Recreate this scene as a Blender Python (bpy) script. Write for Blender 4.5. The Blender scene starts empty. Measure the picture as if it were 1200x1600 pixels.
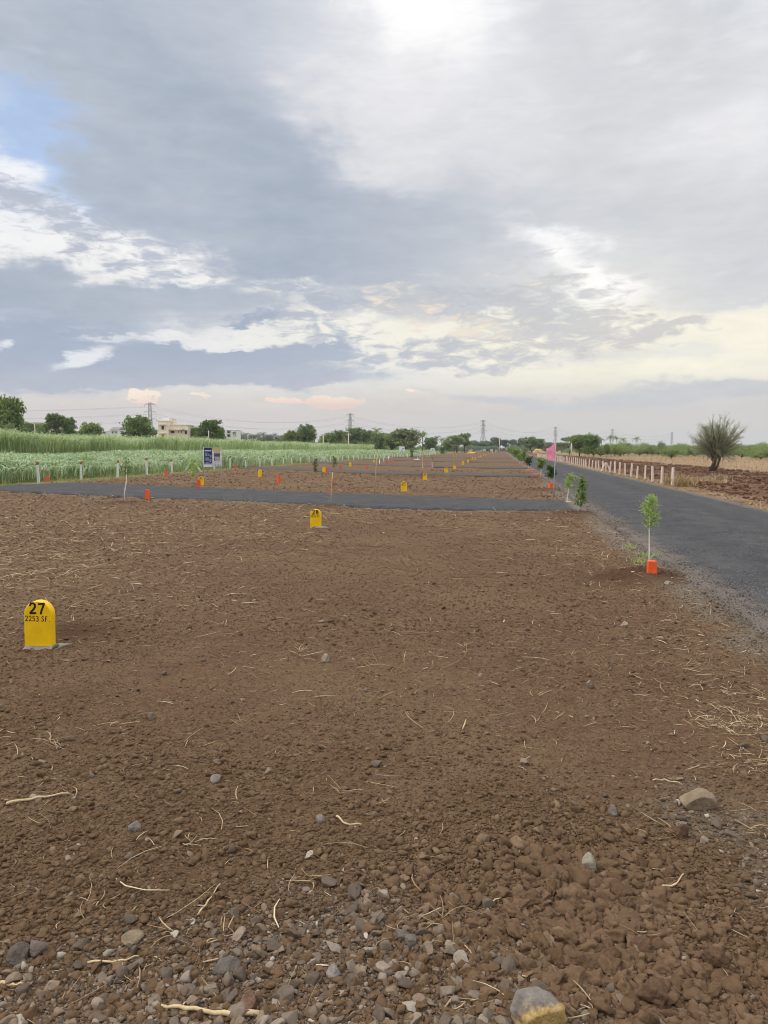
import bpy, math, random
import numpy as np
from mathutils import Vector, Matrix

random.seed(11)
rng = np.random.default_rng(11)
SC = bpy.context.scene
COL = SC.collection
R = math.radians

# ------------------------------------------------------------------ camera
CAM_H = 1.6
FPX, CX, CY, HORIZON = 1200.0, 600.0, 800.0, 702.0
PITCH = math.atan((CY - HORIZON) / FPX)            # the camera looks slightly down
cam_data = bpy.data.cameras.new("camera")
cam = bpy.data.objects.new("camera", cam_data)
COL.objects.link(cam)
cam_data.sensor_fit = 'VERTICAL'
cam_data.sensor_height = 36.0
cam_data.sensor_width = 27.0
cam_data.lens = 36.0 * FPX / 1600.0
cam_data.clip_start = 0.05
cam_data.clip_end = 20000
cam.location = (0, 0, CAM_H)
cam.rotation_euler = (math.pi / 2 - PITCH, 0, 0)
SC.camera = cam


def ray(px, py):
    a, b = (px - CX) / FPX, -(py - CY) / FPX
    c, s = math.cos(PITCH), math.sin(PITCH)
    return Vector((a, c + b * s, -s + b * c))


def G(px, py, z=0.0):
    """ground point seen at a photo pixel"""
    d = ray(px, py)
    t = (z - CAM_H) / d.z
    return Vector((d.x * t, d.y * t, z))


def D(px, py, dist):
    """point at forward distance dist on the ray of a photo pixel"""
    d = ray(px, py)
    t = dist / d.y
    return Vector((d.x * t, dist, CAM_H + d.z * t))


def lin(r, g, b):
    f = lambda c: (c / 255 / 12.92) if c / 255 <= 0.04045 else ((c / 255 + 0.055) / 1.055) ** 2.4
    return (f(r), f(g), f(b), 1.0)


# ------------------------------------------------------------------ colour management / render
SC.view_settings.view_transform = 'Standard'
SC.view_settings.look = 'None'
SC.view_settings.gamma = 1.0
SC.view_settings.exposure = 0.0
SC.render.engine = 'CYCLES'
SC.cycles.use_denoising = True
SC.cycles.filter_width = 1.0
SC.cycles.max_bounces = 6
SC.cycles.diffuse_bounces = 3
SC.cycles.glossy_bounces = 2
SC.cycles.transmission_bounces = 4
SC.cycles.transparent_max_bounces = 6
SC.cycles.volume_bounces = 0

# ------------------------------------------------------------------ sun (veiled by cloud)
SUN_EL, SUN_AZ = R(46), R(-88)                     # azimuth measured from +Y towards +X
sun_data = bpy.data.lights.new("sun", 'SUN')
sun_data.energy = 1.5
sun_data.angle = R(14)
sun_data.color = (1.0, 0.95, 0.88)
sun = bpy.data.objects.new("sun", sun_data)
COL.objects.link(sun)
_to = Vector((math.sin(SUN_AZ) * math.cos(SUN_EL), math.cos(SUN_AZ) * math.cos(SUN_EL), math.sin(SUN_EL)))
sun.rotation_euler = (-_to).to_track_quat('-Z', 'Y').to_euler()
sun.location = (0, 0, 60)


# ------------------------------------------------------------------ node helper
class NB:
    """writes maths as shader nodes"""
    def __init__(self, tree):
        self.t = tree

    def node(self, kind, **kw):
        n = self.t.nodes.new(kind)
        for k, v in kw.items():
            setattr(n, k, v)
        return n

    def put(self, sock, v):
        if isinstance(v, bpy.types.NodeSocket):
            self.t.links.new(v, sock)
        else:
            sock.default_value = v

    def m(self, op, a, b=None, c=None, clamp=False):
        n = self.node('ShaderNodeMath', operation=op, use_clamp=clamp)
        for i, v in enumerate((a, b, c)):
            if v is not None:
                self.put(n.inputs[i], v)
        return n.outputs[0]

    def add(self, a, b): return self.m('ADD', a, b)
    def sub(self, a, b): return self.m('SUBTRACT', a, b)
    def mul(self, a, b): return self.m('MULTIPLY', a, b)
    def mad(self, a, b, c): return self.m('MULTIPLY_ADD', a, b, c)

    def smooth(self, x, lo, hi, to0=0.0, to1=1.0, kind='SMOOTHSTEP'):
        n = self.node('ShaderNodeMapRange', interpolation_type=kind)
        for i, v in enumerate((x, lo, hi, to0, to1)):
            self.put(n.inputs[i], v)
        return n.outputs[0]

    def mix(self, f, a, b, blend='MIX'):
        n = self.node('ShaderNodeMix', data_type='RGBA', blend_type=blend)
        n.clamp_factor = True
        self.put(n.inputs[0], f)
        self.put(n.inputs[6], a)
        self.put(n.inputs[7], b)
        return n.outputs[2]

    def noise(self, vec, scale, detail=4.0, rough=0.55, dist=0.0, color=False):
        n = self.node('ShaderNodeTexNoise')
        if vec is not None:
            self.put(n.inputs['Vector'], vec)
        n.inputs['Scale'].default_value = scale
        n.inputs['Detail'].default_value = detail
        n.inputs['Roughness'].default_value = rough
        n.inputs['Distortion'].default_value = dist
        return n.outputs['Color' if color else 'Fac']

    def voro(self, vec, scale, feature='F1', out='Distance', rnd=1.0):
        n = self.node('ShaderNodeTexVoronoi', feature=feature)
        if vec is not None:
            self.put(n.inputs['Vector'], vec)
        n.inputs['Scale'].default_value = scale
        n.inputs['Randomness'].default_value = rnd
        return n.outputs[out]

    def ramp(self, f, stops):
        n = self.node('ShaderNodeValToRGB')
        e = n.color_ramp.elements
        e[0].position, e[0].color = stops[0]
        e[1].position, e[1].color = stops[-1]
        for p, c in stops[1:-1]:
            k = e.new(p)
            k.color = c
        self.put(n.inputs[0], f)
        return n.outputs[0]

    def xyz(self, x, y, z):
        n = self.node('ShaderNodeCombineXYZ')
        for i, v in enumerate((x, y, z)):
            self.put(n.inputs[i], v)
        return n.outputs[0]

    def sep(self, v):
        n = self.node('ShaderNodeSeparateXYZ')
        self.put(n.inputs[0], v)
        return n.outputs


# ------------------------------------------------------------------ sky: Nishita blue behind layers of cloud, all by direction
def build_sky():
    w = bpy.data.worlds.new("World")
    SC.world = w
    w.use_nodes = True
    t = w.node_tree
    t.nodes.clear()
    b = NB(t)
    out = b.node('ShaderNodeOutputWorld')
    bg = b.node('ShaderNodeBackground')
    bg.inputs['Strength'].default_value = 0.1
    t.links.new(bg.outputs[0], out.inputs[0])

    sky = b.node('ShaderNodeTexSky', sky_type='NISHITA')
    sky.sun_disc = False
    sky.sun_elevation = SUN_EL
    sky.sun_rotation = SUN_AZ
    sky.air_density, sky.dust_density, sky.ozone_density = 1.0, 0.6, 1.2

    co = b.node('ShaderNodeTexCoord').outputs['Generated']
    x, y, z = b.sep(co)
    zz = b.m('MAXIMUM', z, 0.0)
    yy = b.m('MAXIMUM', y, 0.08)
    sx0, sz0 = b.m('DIVIDE', x, yy), b.m('DIVIDE', zz, yy)
    den = b.add(zz, 0.11)
    p = b.xyz(b.m('DIVIDE', x, den), b.m('DIVIDE', y, den), 0.37)
    str_v = b.xyz(x, y, b.mul(zz, 4.2))                       # flat-bottomed streaks
    puff_v = b.xyz(x, y, b.mul(zz, 1.9))
    nA = b.noise(p, 0.55, 7, 0.56, 0.35)
    nB = b.noise(puff_v, 7.5, 8, 0.60, 0.5)
    nS = b.noise(str_v, 6.0, 9, 0.62, 0.4)
    nF = b.noise(str_v, 17.0, 7, 0.62, 0.6)
    wc = b.sep(b.noise(str_v, 5.0, 7, 0.6, 0.0, color=True))
    wp = b.sep(b.noise(puff_v, 11.0, 6, 0.62, 0.0, color=True))
    grow = b.smooth(sz0, 0.0, 0.35, 0.22, 1.0, 'LINEAR')      # finer towards the horizon
    wx = b.mad(b.sub(wp[0], 0.5), 0.16, b.mul(b.sub(wc[0], 0.5), 0.20))
    wz = b.mad(b.sub(wp[1], 0.5), 0.13, b.mul(b.sub(wc[1], 0.5), 0.11))
    sxw = b.mad(wx, grow, sx0)
    szw = b.mad(wz, grow, sz0)

    str2 = b.xyz(x, y, b.mul(zz, 3.0))
    nF2 = b.noise(str2, 30.0, 6, 0.6, 0.5)

    def field(blobs, start, warp=True):
        acc = start
        sx, sz = (sxw, szw) if warp else (sx0, sz0)
        for px, py, rx, ry, rot, amp in blobs:
            d = ray(px, py)
            cx, cz = d.x / d.y, d.z / d.y
            rx, ry = rx / 1200.0 * 1.05, ry / 1200.0 * 1.05
            c, s = math.cos(R(rot)), math.sin(R(rot))         # positive rot: falls to the right
            ax, az = c / rx, -s / rx
            bx, bz = s / ry, c / ry
            u = b.mad(sx, ax, b.mad(sz, az, -(cx * ax + cz * az)))
            v = b.mad(sx, bx, b.mad(sz, bz, -(cx * bx + cz * bz)))
            q = b.mad(u, u, b.mul(v, v))
            acc = b.mad(b.m('POWER', 0.36788, q), amp, acc)
        return acc

    # clear sky, whitened by a thin high veil
    blue = b.mix(0.72, sky.outputs[0], (5.2, 6.6, 9.2, 1), 'MIX')
    veil_col = b.ramp(sz0, [(0.0, lin(212, 204, 201)), (0.05, lin(216, 210, 206)), (0.082, lin(224, 221, 213)),
                            (0.125, lin(246, 242, 230)), (0.18, lin(253, 250, 241)), (0.30, lin(243, 245, 249)), (1.0, lin(232, 237, 246))])
    side = b.smooth(sx0, -0.5, 0.35)
    veil_col = b.mix(b.mul(b.smooth(sz0, 0.06, 0.12), b.sub(1.0, b.smooth(sz0, 0.15, 0.26))),
                     veil_col, b.mix(side, lin(230, 234, 241), lin(252, 246, 226)))
    veil_amt = field([(40, 175, 130, 120, 20, -0.75), (150, 250, 100, 50, 30, -0.40), (225, 330, 110, 24, 15, -0.42),
                      (10, 265, 50, 25, 0, 0.45), (600, 590, 160, 30, 0, -0.22), (330, 470, 60, 30, 0, -0.2),
                      (915, 445, 70, 30, 0, -0.15)],
                     b.mad(b.sub(nA, 0.5), 0.5, 0.97))
    vt = b.mad(b.sub(nF2, 0.5), 0.9, b.mad(b.sub(nS, 0.5), 1.0, 0.5))
    veil_col = b.mix(b.mul(b.smooth(vt, 0.42, 0.95), b.smooth(sz0, 0.07, 0.13, 0.0, 0.75)), veil_col, b.mix(side, lin(198, 205, 218), lin(219, 215, 207)))
    base = b.mix(b.smooth(veil_amt, 0.15, 0.95), b.mix(1.0, blue, (0.1, 0.1, 0.1, 1), 'MULTIPLY'), veil_col)

    # the bright break high in front, where the sun stands behind the cloud
    glow = field([(640, -30, 130, 100, 15, 1.0), (665, 80, 100, 50, 25, 0.35), (890, 392, 80, 26, 18, 0.95), (930, 455, 70, 34, 10, 0.9),
                  (1190, 190, 110, 70, 0, 0.35), (90, 370, 180, 40, 14, 0.2)], 0.0)

    # big grey deck
    deck = field([(300, 120, 420, 190, 25, 0.75), (430, 300, 420, 130, 20, 0.75), (690, 350, 330, 72, 8, 0.65),
                  (200, 40, 300, 120, 0, 0.5), (120, 465, 240, 42, 8, 0.95), (330, 480, 130, 34, 6, 0.45),
                  (950, 180, 420, 190, 0, 0.72), (1080, 345, 260, 84, 0, 0.66), (1100, 440, 200, 30, 4, 0.35), (860, 470, 120, 24, 8, 0.75),
                  (700, 475, 120, 30, 6, 0.45), (1090, 470, 140, 34, 0, 0.45), (980, 555, 160, 18, 0, 0.35),
                  (640, 480, 60, 40, 0, 0.25),
                  (640, -20, 110, 80, 15, -0.7), (30, 190, 110, 120, 20, -0.95), (110, 365, 190, 46, 14, -0.85),
                  (470, 520, 260, 34, 4, -0.35), (890, 400, 95, 32, 20, -0.9), (935, 460, 75, 36, 10, -0.9),
                  (250, 425, 70, 22, 12, -0.55), (700, 590, 500, 26, 0, -0.35), (560, 440, 90, 18, 0, -0.35), (440, 452, 150, 20, 4, -0.4), (620, 520, 300, 28, 0, -0.45), (600, 430, 40, 10, 0, -0.3), (1000, 500, 260, 24, 0, -0.35)],
                 b.mad(b.sub(nA, 0.5), 0.55, b.mad(b.sub(nS, 0.5), 0.85, b.mad(b.sub(nF, 0.5), 0.30, -0.04))))
    a_deck = b.smooth(deck, -0.10, 0.64)
    core = field([(330, 170, 130, 60, 25, 0.35), (560, 330, 300, 80, 14, 0.4), (200, 120, 160, 60, 30, 0.2), (120, 470, 240, 40, 8, 0.3), (860, 480, 110, 22, 8, 0.4),
                  (260, 270, 120, 40, 0, -0.15), (620, 200, 160, 70, 20, -0.35), (900, 130, 300, 140, 0, -0.2)], 0.45)
    thick = b.smooth(b.mad(b.sub(nB, 0.5), 1.5, b.mad(b.sub(nS, 0.5), 1.1, b.mad(b.sub(nA, 0.5), 0.8, core))), -0.1, 1.15)
    cool = b.smooth(sx0, -0.15, 0.40)
    deck_lo = b.mix(cool, lin(192, 199, 211), lin(219, 220, 222))
    deck_hi = b.mix(cool, lin(163, 175, 192), lin(195, 200, 207))
    deck_col = b.mix(thick, deck_lo, deck_hi)
    # paler billows on the upper right of the deck
    bill = field([(560, 170, 130, 80, 25, 0.7), (760, 160, 230, 90, 20, 0.55), (960, 40, 110, 60, 0, 0.6), (1020, 88, 34, 16, 0, 0.7),
                  (1000, 220, 220, 60, 0, 0.3), (1150, 200, 110, 80, 0, 0.5), (700, 260, 150, 50, 10, 0.3)],
                 b.mad(b.sub(nB, 0.5), 1.5, -0.12))
    deck_col = b.mix(b.mul(b.smooth(bill, 0.0, 0.9), 0.9), deck_col, lin(226, 226, 230))
    col = b.mix(a_deck, base, deck_col)
    halo = field([(640, 10, 210, 150, 10, 0.75), (900, 430, 190, 90, 10, 0.30), (1190, 200, 160, 120, 0, 0.3), (300, 560, 420, 60, 0, 0.1)], 0.0, False)
    col = b.mix(b.smooth(halo, 0.0, 1.0, 0.0, 0.85, 'LINEAR'), col, lin(246, 245, 247))
    warm = field([(820, 525, 400, 50, 0, 0.55), (930, 455, 160, 60, 0, 0.35)], 0.0, False)
    col = b.mix(b.smooth(warm, 0.0, 1.0, 0.0, 0.8, 'LINEAR'), col, lin(255, 250, 232))
    col = b.mix(b.mul(b.smooth(glow, 0.0, 1.25), b.smooth(nS, 0.25, 0.6, 0.55, 1.0)), col, (1.05, 1.04, 1.03, 1))

    # torn altocumulus flecks
    fl = field([(110, 345, 260, 70, 12, 0.86), (230, 370, 120, 30, 10, 0.3), (880, 430, 150, 70, 0, 0.55), (420, 505, 110, 14, 5, 0.8), (440, 535, 170, 24, 4, 0.5), (300, 440, 150, 20, 8, 0.45),
                (640, 575, 220, 26, 0, 0.46), (1000, 520, 180, 30, 0, 0.62), (720, 550, 200, 30, 0, 0.45), (560, 465, 160, 34, 8, 0.62), (780, 480, 180, 50, 6, 0.62),
                (1080, 505, 60, 8, 0, 0.6)],
               b.mad(b.sub(nF2, 0.5), 2.0, b.mad(b.sub(nS, 0.5), 0.8, -0.5)))
    col = b.mix(b.mul(b.smooth(fl, 0.0, 0.5), 0.85), col, b.mix(cool, lin(176, 185, 201), lin(206, 205, 204)))
    # warm lit flecks in the low centre
    wm = field([(640, 470, 100, 44, 8, 0.75), (760, 520, 150, 26, 0, 0.55), (900, 600, 60, 10, 0, 0.5), (1160, 480, 90, 60, 0, 0.4), (800, 440, 90, 18, 10, 0.55)],
               b.mad(b.sub(nF2, 0.5), 1.9, -0.42))
    col = b.mix(b.mul(b.smooth(wm, 0.0, 0.6), 0.8), col, lin(253, 238, 216))

    # slate stratus low on the left, and the bank low on the right
    lowd = field([(70, 517, 200, 28, 3, 0.95), (70, 575, 130, 34, 0, 0.95), (250, 560, 240, 20, 3, 0.62), (300, 585, 210, 20, 0, 0.75),
                  (420, 556, 70, 12, 0, 0.7), (505, 558, 44, 9, 3, 0.95), (440, 594, 140, 9, 0, 0.65), (60, 598, 220, 11, 0, 0.8),
                  (394, 508, 46, 6, 3, 0.9), (1080, 612, 130, 13, -4, 0.85), (830, 622, 190, 7, 0, 0.6), (1175, 602, 80, 18, -4, 0.8), (1130, 632, 200, 10, 0, 0.3),
                  (122, 560, 46, 17, -20, -1.7), (330, 541, 90, 7, 3, -0.9), (160, 520, 120, 5, 4, -0.5), (320, 575, 14, 16, 0, -0.3), (0, 545, 14, 12, 0, -0.8)],
                 b.mad(b.sub(nF, 0.5), 0.75, b.mad(b.sub(nS, 0.5), 0.5, -0.13)))
    low_col = b.mix(b.smooth(sx0, -0.2, 0.3), b.mix(b.smooth(sz0, 0.07, 0.13), lin(182, 188, 203), lin(164, 177, 197)), lin(203, 205, 208))
    col = b.mix(b.mul(b.smooth(lowd, -0.04, 0.66), 0.95), col, low_col)

    # small sunlit cumulus above the horizon
    cu = field([(213, 617, 18, 11, 0, 1.9), (240, 623, 14, 6, 0, 1.4), (308, 623, 18, 7, 0, 1.6), (442, 632, 30, 7, -8, 1.8),
                (463, 627, 9, 9, 0, 1.4), (497, 623, 17, 15, 0, 2.1), (526, 630, 34, 10, 0, 2.0), (636, 628, 18, 8, 0, 1.4), (90, 628, 30, 5, 0, 1.0),
                (890, 603, 34, 8, 0, 1.0), (330, 630, 20, 5, 0, 1.0)],
               b.mad(b.sub(b.noise(puff_v, 85.0, 5, 0.6), 0.5), 2.4, -0.95))
    cu_col = b.mix(b.smooth(sz0, 0.055, 0.072), lin(238, 212, 200), lin(255, 236, 218))
    col = b.mix(b.mul(b.smooth(cu, 0.05, 0.42), 1.0), col, cu_col)
    tex = b.mad(b.sub(nF, 0.5), 0.16, b.mad(b.sub(nF2, 0.5), 0.10, b.mad(b.sub(nB, 0.5), 0.16, 1.0)))
    col = b.mix(1.0, col, b.xyz(tex, tex, tex), 'MULTIPLY')
    # dust along the horizon
    hz = b.mix(b.smooth(sx0, -0.5, 0.3), lin(217, 208, 206), lin(214, 212, 206))
    col = b.mix(b.sub(1.0, b.smooth(sz0, 0.015, 0.066)), col, hz)

    # an overcast sky is brightest overhead
    k = b.smooth(z, 0.52, 0.92, 10.0, 21.0)
    t.links.new(b.mix(1.0, col, b.xyz(k, k, k), 'MULTIPLY'), bg.inputs['Color'])


build_sky()


# ------------------------------------------------------------------ object helpers
def finish(o, label=None, cat=None, group=None, kind=None):
    if label: o["label"] = label
    if cat: o["category"] = cat
    if group: o["group"] = group
    if kind: o["kind"] = kind
    return o


def link(name, data, parent=None, mat=None):
    o = bpy.data.objects.new(name, data)
    COL.objects.link(o)
    if parent is not None:
        o.parent = parent
    if mat is not None and data is not None:
        data.materials.append(mat)
    return o


def thing(name, label, cat, loc=(0, 0, 0), rz=0.0, group=None):
    o = link(name, None)
    o.empty_display_size = 0.2
    o.location = loc
    o.rotation_euler = (0, 0, rz)
    return finish(o, label, cat, group)


def dup(root, loc=None, rz=None, scale=None, label=None, group=None, cat=None):
    r = root.copy()
    COL.objects.link(r)
    if loc is not None: r.location = loc
    if rz is not None: r.rotation_euler = (0, 0, rz)
    if scale is not None: r.scale = scale if hasattr(scale, '__len__') else (scale, scale, scale)
    if label: r["label"] = label
    if group: r["group"] = group
    if cat: r["category"] = cat
    for ch in list(root.children):
        c = ch.copy()
        COL.objects.link(c)
        c.parent = r
        for g in list(ch.children):
            k = g.copy()
            COL.objects.link(k)
            k.parent = c
    return r


def mesh_np(name, V, F, attrs=None, smooth=False):
    """V (n,3), F (m,3|4) -> mesh"""
    me = bpy.data.meshes.new(name)
    V = np.ascontiguousarray(V, dtype=np.float32)
    F = np.ascontiguousarray(F, dtype=np.int32)
    m, k = F.shape
    me.vertices.add(len(V))
    me.vertices.foreach_set("co", V.ravel())
    me.loops.add(m * k)
    me.loops.foreach_set("vertex_index", F.ravel())
    me.polygons.add(m)
    me.polygons.foreach_set("loop_start", np.arange(0, m * k, k, dtype=np.int32))
    if smooth:
        me.polygons.foreach_set("use_smooth", np.ones(m, dtype=bool))
    for an, arr in (attrs or {}).items():
        a = me.attributes.new(an, 'FLOAT', 'POINT')
        a.data.foreach_set("value", np.ascontiguousarray(arr, dtype=np.float32))
    me.update(calc_edges=True)
    return me


class MB:
    """collects boxes, tubes and polygons into one mesh"""
    def __init__(self):
        self.v, self.f = [], []

    def poly(self, pts):
        n = len(self.v)
        self.v += [tuple(p) for p in pts]
        self.f.append(tuple(range(n, n + len(pts))))

    def box(self, c, s, rot=None, taper=1.0):
        n = len(self.v)
        for dz in (-1, 1):
            k = taper if dz > 0 else 1.0
            for dx, dy in ((-1, -1), (1, -1), (1, 1), (-1, 1)):
                p = Vector((dx * s[0] / 2 * k, dy * s[1] / 2 * k, dz * s[2] / 2))
                if rot is not None: p = rot @ p
                self.v.append(tuple(p + Vector(c)))
        for q in ((3, 2, 1, 0), (4, 5, 6, 7), (0, 1, 5, 4), (1, 2, 6, 5), (2, 3, 7, 6), (3, 0, 4, 7)):
            self.f.append(tuple(n + i for i in q))

    def bar(self, a, b, w, d=None):
        a, b = Vector(a), Vector(b)
        ax = b - a
        q = ax.to_track_quat('Z', 'Y').to_matrix()
        self.box((a + b) / 2, (w, d or w, ax.length), q)

    def tube(self, pts, rad, n=6, cap=True):
        base = len(self.v)
        pts = [Vector(p) for p in pts]
        for i, p in enumerate(pts):
            t = (pts[min(i + 1, len(pts) - 1)] - pts[max(i - 1, 0)])
            m = t.to_track_quat('Z', 'Y').to_matrix() if t.length > 1e-9 else Matrix.Identity(3)
            for k in range(n):
                a = 2 * math.pi * k / n
                self.v.append(tuple(p + m @ Vector((math.cos(a) * rad[i], math.sin(a) * rad[i], 0))))
        for i in range(len(pts) - 1):
            for k in range(n):
                a, b2 = base + i * n + k, base + i * n + (k + 1) % n
                self.f.append((a, b2, b2 + n, a + n))
        if cap:
            self.f.append(tuple(base + k for k in reversed(range(n))))
            e = base + (len(pts) - 1) * n
            self.f.append(tuple(e + k for k in range(n)))

    def mesh(self, name, smooth=False):
        me = bpy.data.meshes.new(name)
        me.from_pydata(self.v, [], self.f)
        if smooth:
            me.polygons.foreach_set("use_smooth", [True] * len(me.polygons))
        me.update()
        return me

    def build(self, name, mat, parent=None, smooth=False):
        return link(name, self.mesh(name, smooth), parent, mat)


# ------------------------------------------------------------------ numpy noise
def _hash(i, j, seed):
    n = (i * 374761393 + j * 668265263 + seed * 1442695041) & 0xffffffff
    n = ((n ^ (n >> 13)) * 1274126177) & 0xffffffff
    return ((n ^ (n >> 16)) & 0xffff) / 32767.5 - 1.0


def vnoise(x, y, seed=0):
    xi, yi = np.floor(x).astype(np.int64), np.floor(y).astype(np.int64)
    xf, yf = x - xi, y - yi
    u, v = xf * xf * (3 - 2 * xf), yf * yf * (3 - 2 * yf)
    a, b_ = _hash(xi, yi, seed), _hash(xi + 1, yi, seed)
    c, d = _hash(xi, yi + 1, seed), _hash(xi + 1, yi + 1, seed)
    return (a * (1 - u) + b_ * u) * (1 - v) + (c * (1 - u) + d * u) * v


def fbm(x, y, oct_=4, seed=0, gain=0.5):
    s, a, t = 0.0, 1.0, 0.0
    for o in range(oct_):
        s = s + a * vnoise(x * 2 ** o + 17.3 * o, y * 2 ** o - 9.1 * o, seed + o)
        t += a
        a *= gain
    return s / t


def sst(x, lo, hi):
    t = np.clip((x - lo) / (hi - lo), 0, 1)
    return t * t * (3 - 2 * t)


# ------------------------------------------------------------------ materials
def new_mat(name):
    m = bpy.data.materials.new(name)
    m.use_nodes = True
    t = m.node_tree
    p = t.nodes['Principled BSDF']
    p.inputs['Specular IOR Level'].default_value = 0.3
    return m, NB(t), p


def obj_co(b):
    return b.node('ShaderNodeTexCoord').outputs['Object']


def world_co(b):
    return b.node('ShaderNodeNewGeometry').outputs['Position']


def attr(b, name):
    return b.node('ShaderNodeAttribute', attribute_name=name).outputs['Fac']


def bump(b, p, h, strength, dist):
    n = b.node('ShaderNodeBump')
    n.inputs['Strength'].default_value = strength
    n.inputs['Distance'].default_value = dist
    b.put(n.inputs['Height'], h)
    b.put(p.inputs['Normal'], n.outputs[0])


def paint(name, col, rough=0.5, var=0.15, dirt=0.25, scale=14.0, dirt_col=(105, 84, 66)):
    """paint or concrete with worn, dusty patches"""
    m, b, p = new_mat(name)
    co = obj_co(b)
    n1, n2 = b.noise(co, scale, 5, 0.6), b.noise(co, scale * 5, 4, 0.6)
    dark = tuple(c * (1 - var) for c in col[:3]) + (1,)
    c = b.mix(b.smooth(n1, 0.3, 0.7), dark, col)
    c = b.mix(b.mul(b.smooth(n2, 0.52, 0.72), dirt), c, lin(*dirt_col))
    b.put(p.inputs['Base Color'], c)
    p.inputs['Roughness'].default_value = rough
    bump(b, p, n2, 0.25, 0.004)
    return m


def leaf_mat(name, dark, light, trans=0.35, attr_name='rnd'):
    m, b, p = new_mat(name)
    r = attr(b, attr_name)
    c = b.mix(r, dark, light)
    b.put(p.inputs['Base Color'], c)
    p.inputs['Roughness'].default_value = 0.55
    tr = b.node('ShaderNodeBsdfTranslucent')
    b.put(tr.inputs['Color'], b.mix(0.3, c, lin(190, 200, 60)))
    mx = b.node('ShaderNodeMixShader')
    mx.inputs[0].default_value = trans
    m.node_tree.links.new(p.outputs[0], mx.inputs[1])
    m.node_tree.links.new(tr.outputs[0], mx.inputs[2])
    m.node_tree.links.new(mx.outputs[0], m.node_tree.nodes['Material Output'].inputs[0])
    return m


def rnd_mat(name, stops, rough=0.9, bump_scale=0, bump_d=0.004, attr_name='rnd'):
    """colour picked per piece from a ramp, with a little mottling"""
    m, b, p = new_mat(name)
    r = attr(b, attr_name)
    c = b.ramp(r, stops)
    if bump_scale:
        co = world_co(b)
        n = b.noise(co, bump_scale, 4, 0.65)
        c = b.mix(b.smooth(n, 0.3, 0.75, 0.0, 0.5), c, b.mix(1.0, c, (0.55, 0.53, 0.5, 1), 'MULTIPLY'))
        bump(b, p, n, 0.7, bump_d)
    b.put(p.inputs['Base Color'], c)
    p.inputs['Roughness'].default_value = rough
    p.inputs['Specular IOR Level'].default_value = 0.15
    return m


# ------------------------------------------------------------------ the estate's axes: s runs along the main road, t to its right
_d = ray(785, 702)
PHI = math.atan2(_d.x, _d.y)
CPH, SPH = math.cos(PHI), math.sin(PHI)


def st(x, y):
    return x * SPH + y * CPH, x * CPH - y * SPH


def xy(s, t):
    return s * SPH + t * CPH, s * CPH - t * SPH


T_L, T_R = 2.28, 6.75                     # edges of the main road
T_FENCE, T_POSTS = -22.0, 7.5             # the sugarcane fence and the roadside posts

# cross roads: their near and far edges, traced on the ground
CROSS_PX = [
    ([(960, 799.5), (880, 797.5), (740, 797), (600, 794.5), (500, 789), (400, 783.5), (300, 780), (180, 775.5), (100, 771), (10, 767), (-45, 765.5)],
     [(960, 786), (880, 784), (740, 779.5), (600, 774.5), (500, 770.5), (400, 766.5), (300, 762), (180, 757), (100, 755), (10, 757), (-45, 759)]),
    ([(850, 744.7), (700, 743), (600, 741), (480, 735.6), (400, 732.4), (345, 730.5)],
     [(850, 741), (700, 739.5), (600, 737.5), (480, 732), (400, 728.7), (345, 727.5)]),
    ([(835, 732.2), (700, 730.6), (600, 727.4), (500, 723.5), (450, 722)], [(835, 730), (700, 728.4), (600, 725.3), (500, 721.6), (450, 720)]),
    ([(815, 722.6), (700, 721.4), (600, 719), (530, 717)], [(815, 721.2), (700, 720), (600, 717.8), (530, 715.8)]),
    ([(805, 716.5), (700, 715.6), (600, 714)], [(805, 715.6), (700, 714.7), (600, 713.2)]),
]


def edge_xy(pts):
    g = [G(*p) for p in pts]
    g.sort(key=lambda v: v.x)
    return np.array([v.x for v in g]), np.array([v.y for v in g])


CROSS = [(edge_xy(a), edge_xy(c)) for a, c in CROSS_PX]

# heaped soil at planting pits and stakes: x, y, radius, height
MOUNDS = []
for px, py, r_, h_ in ((515, 791, 0.55, 0.07), (906, 803, 0.6, 0.06), (1000, 899, 0.42, 0.07), (193, 786, 0.5, 0.05), (299, 763, 0.5, 0.05),
                       (660, 744, 1.6, 0.12), (862, 765, 0.8, 0.07), (845, 748, 0.9, 0.08), (1040, 905, 0.35, 0.05), (960, 905, 0.4, 0.04),
                       (110, 985, 0.35, 0.03)):
    g = G(px, py)
    MOUNDS.append((g.x, g.y, r_, h_))


def road_mask(x, y):
    s, t = st(x, y)
    w = 0.16 * fbm(s * 1.3, t * 0 + 3.0, 4, 5)
    m = sst(t, T_L - 0.02 + w, T_L + 0.10 + w) * (1 - sst(t, T_R - 0.1, T_R + 0.02))
    for (nx, ny), (fx, fy) in CROSS:
        yn, yf = np.interp(x, nx, ny), np.interp(x, fx, fy)
        q = sst(y, yn - 0.02, yn + 0.12) * (1 - sst(y, yf - 0.12, yf + 0.02)) * (x > nx[0]) * (t < T_L + 0.3)
        m = np.maximum(m, q)
    return m


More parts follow.
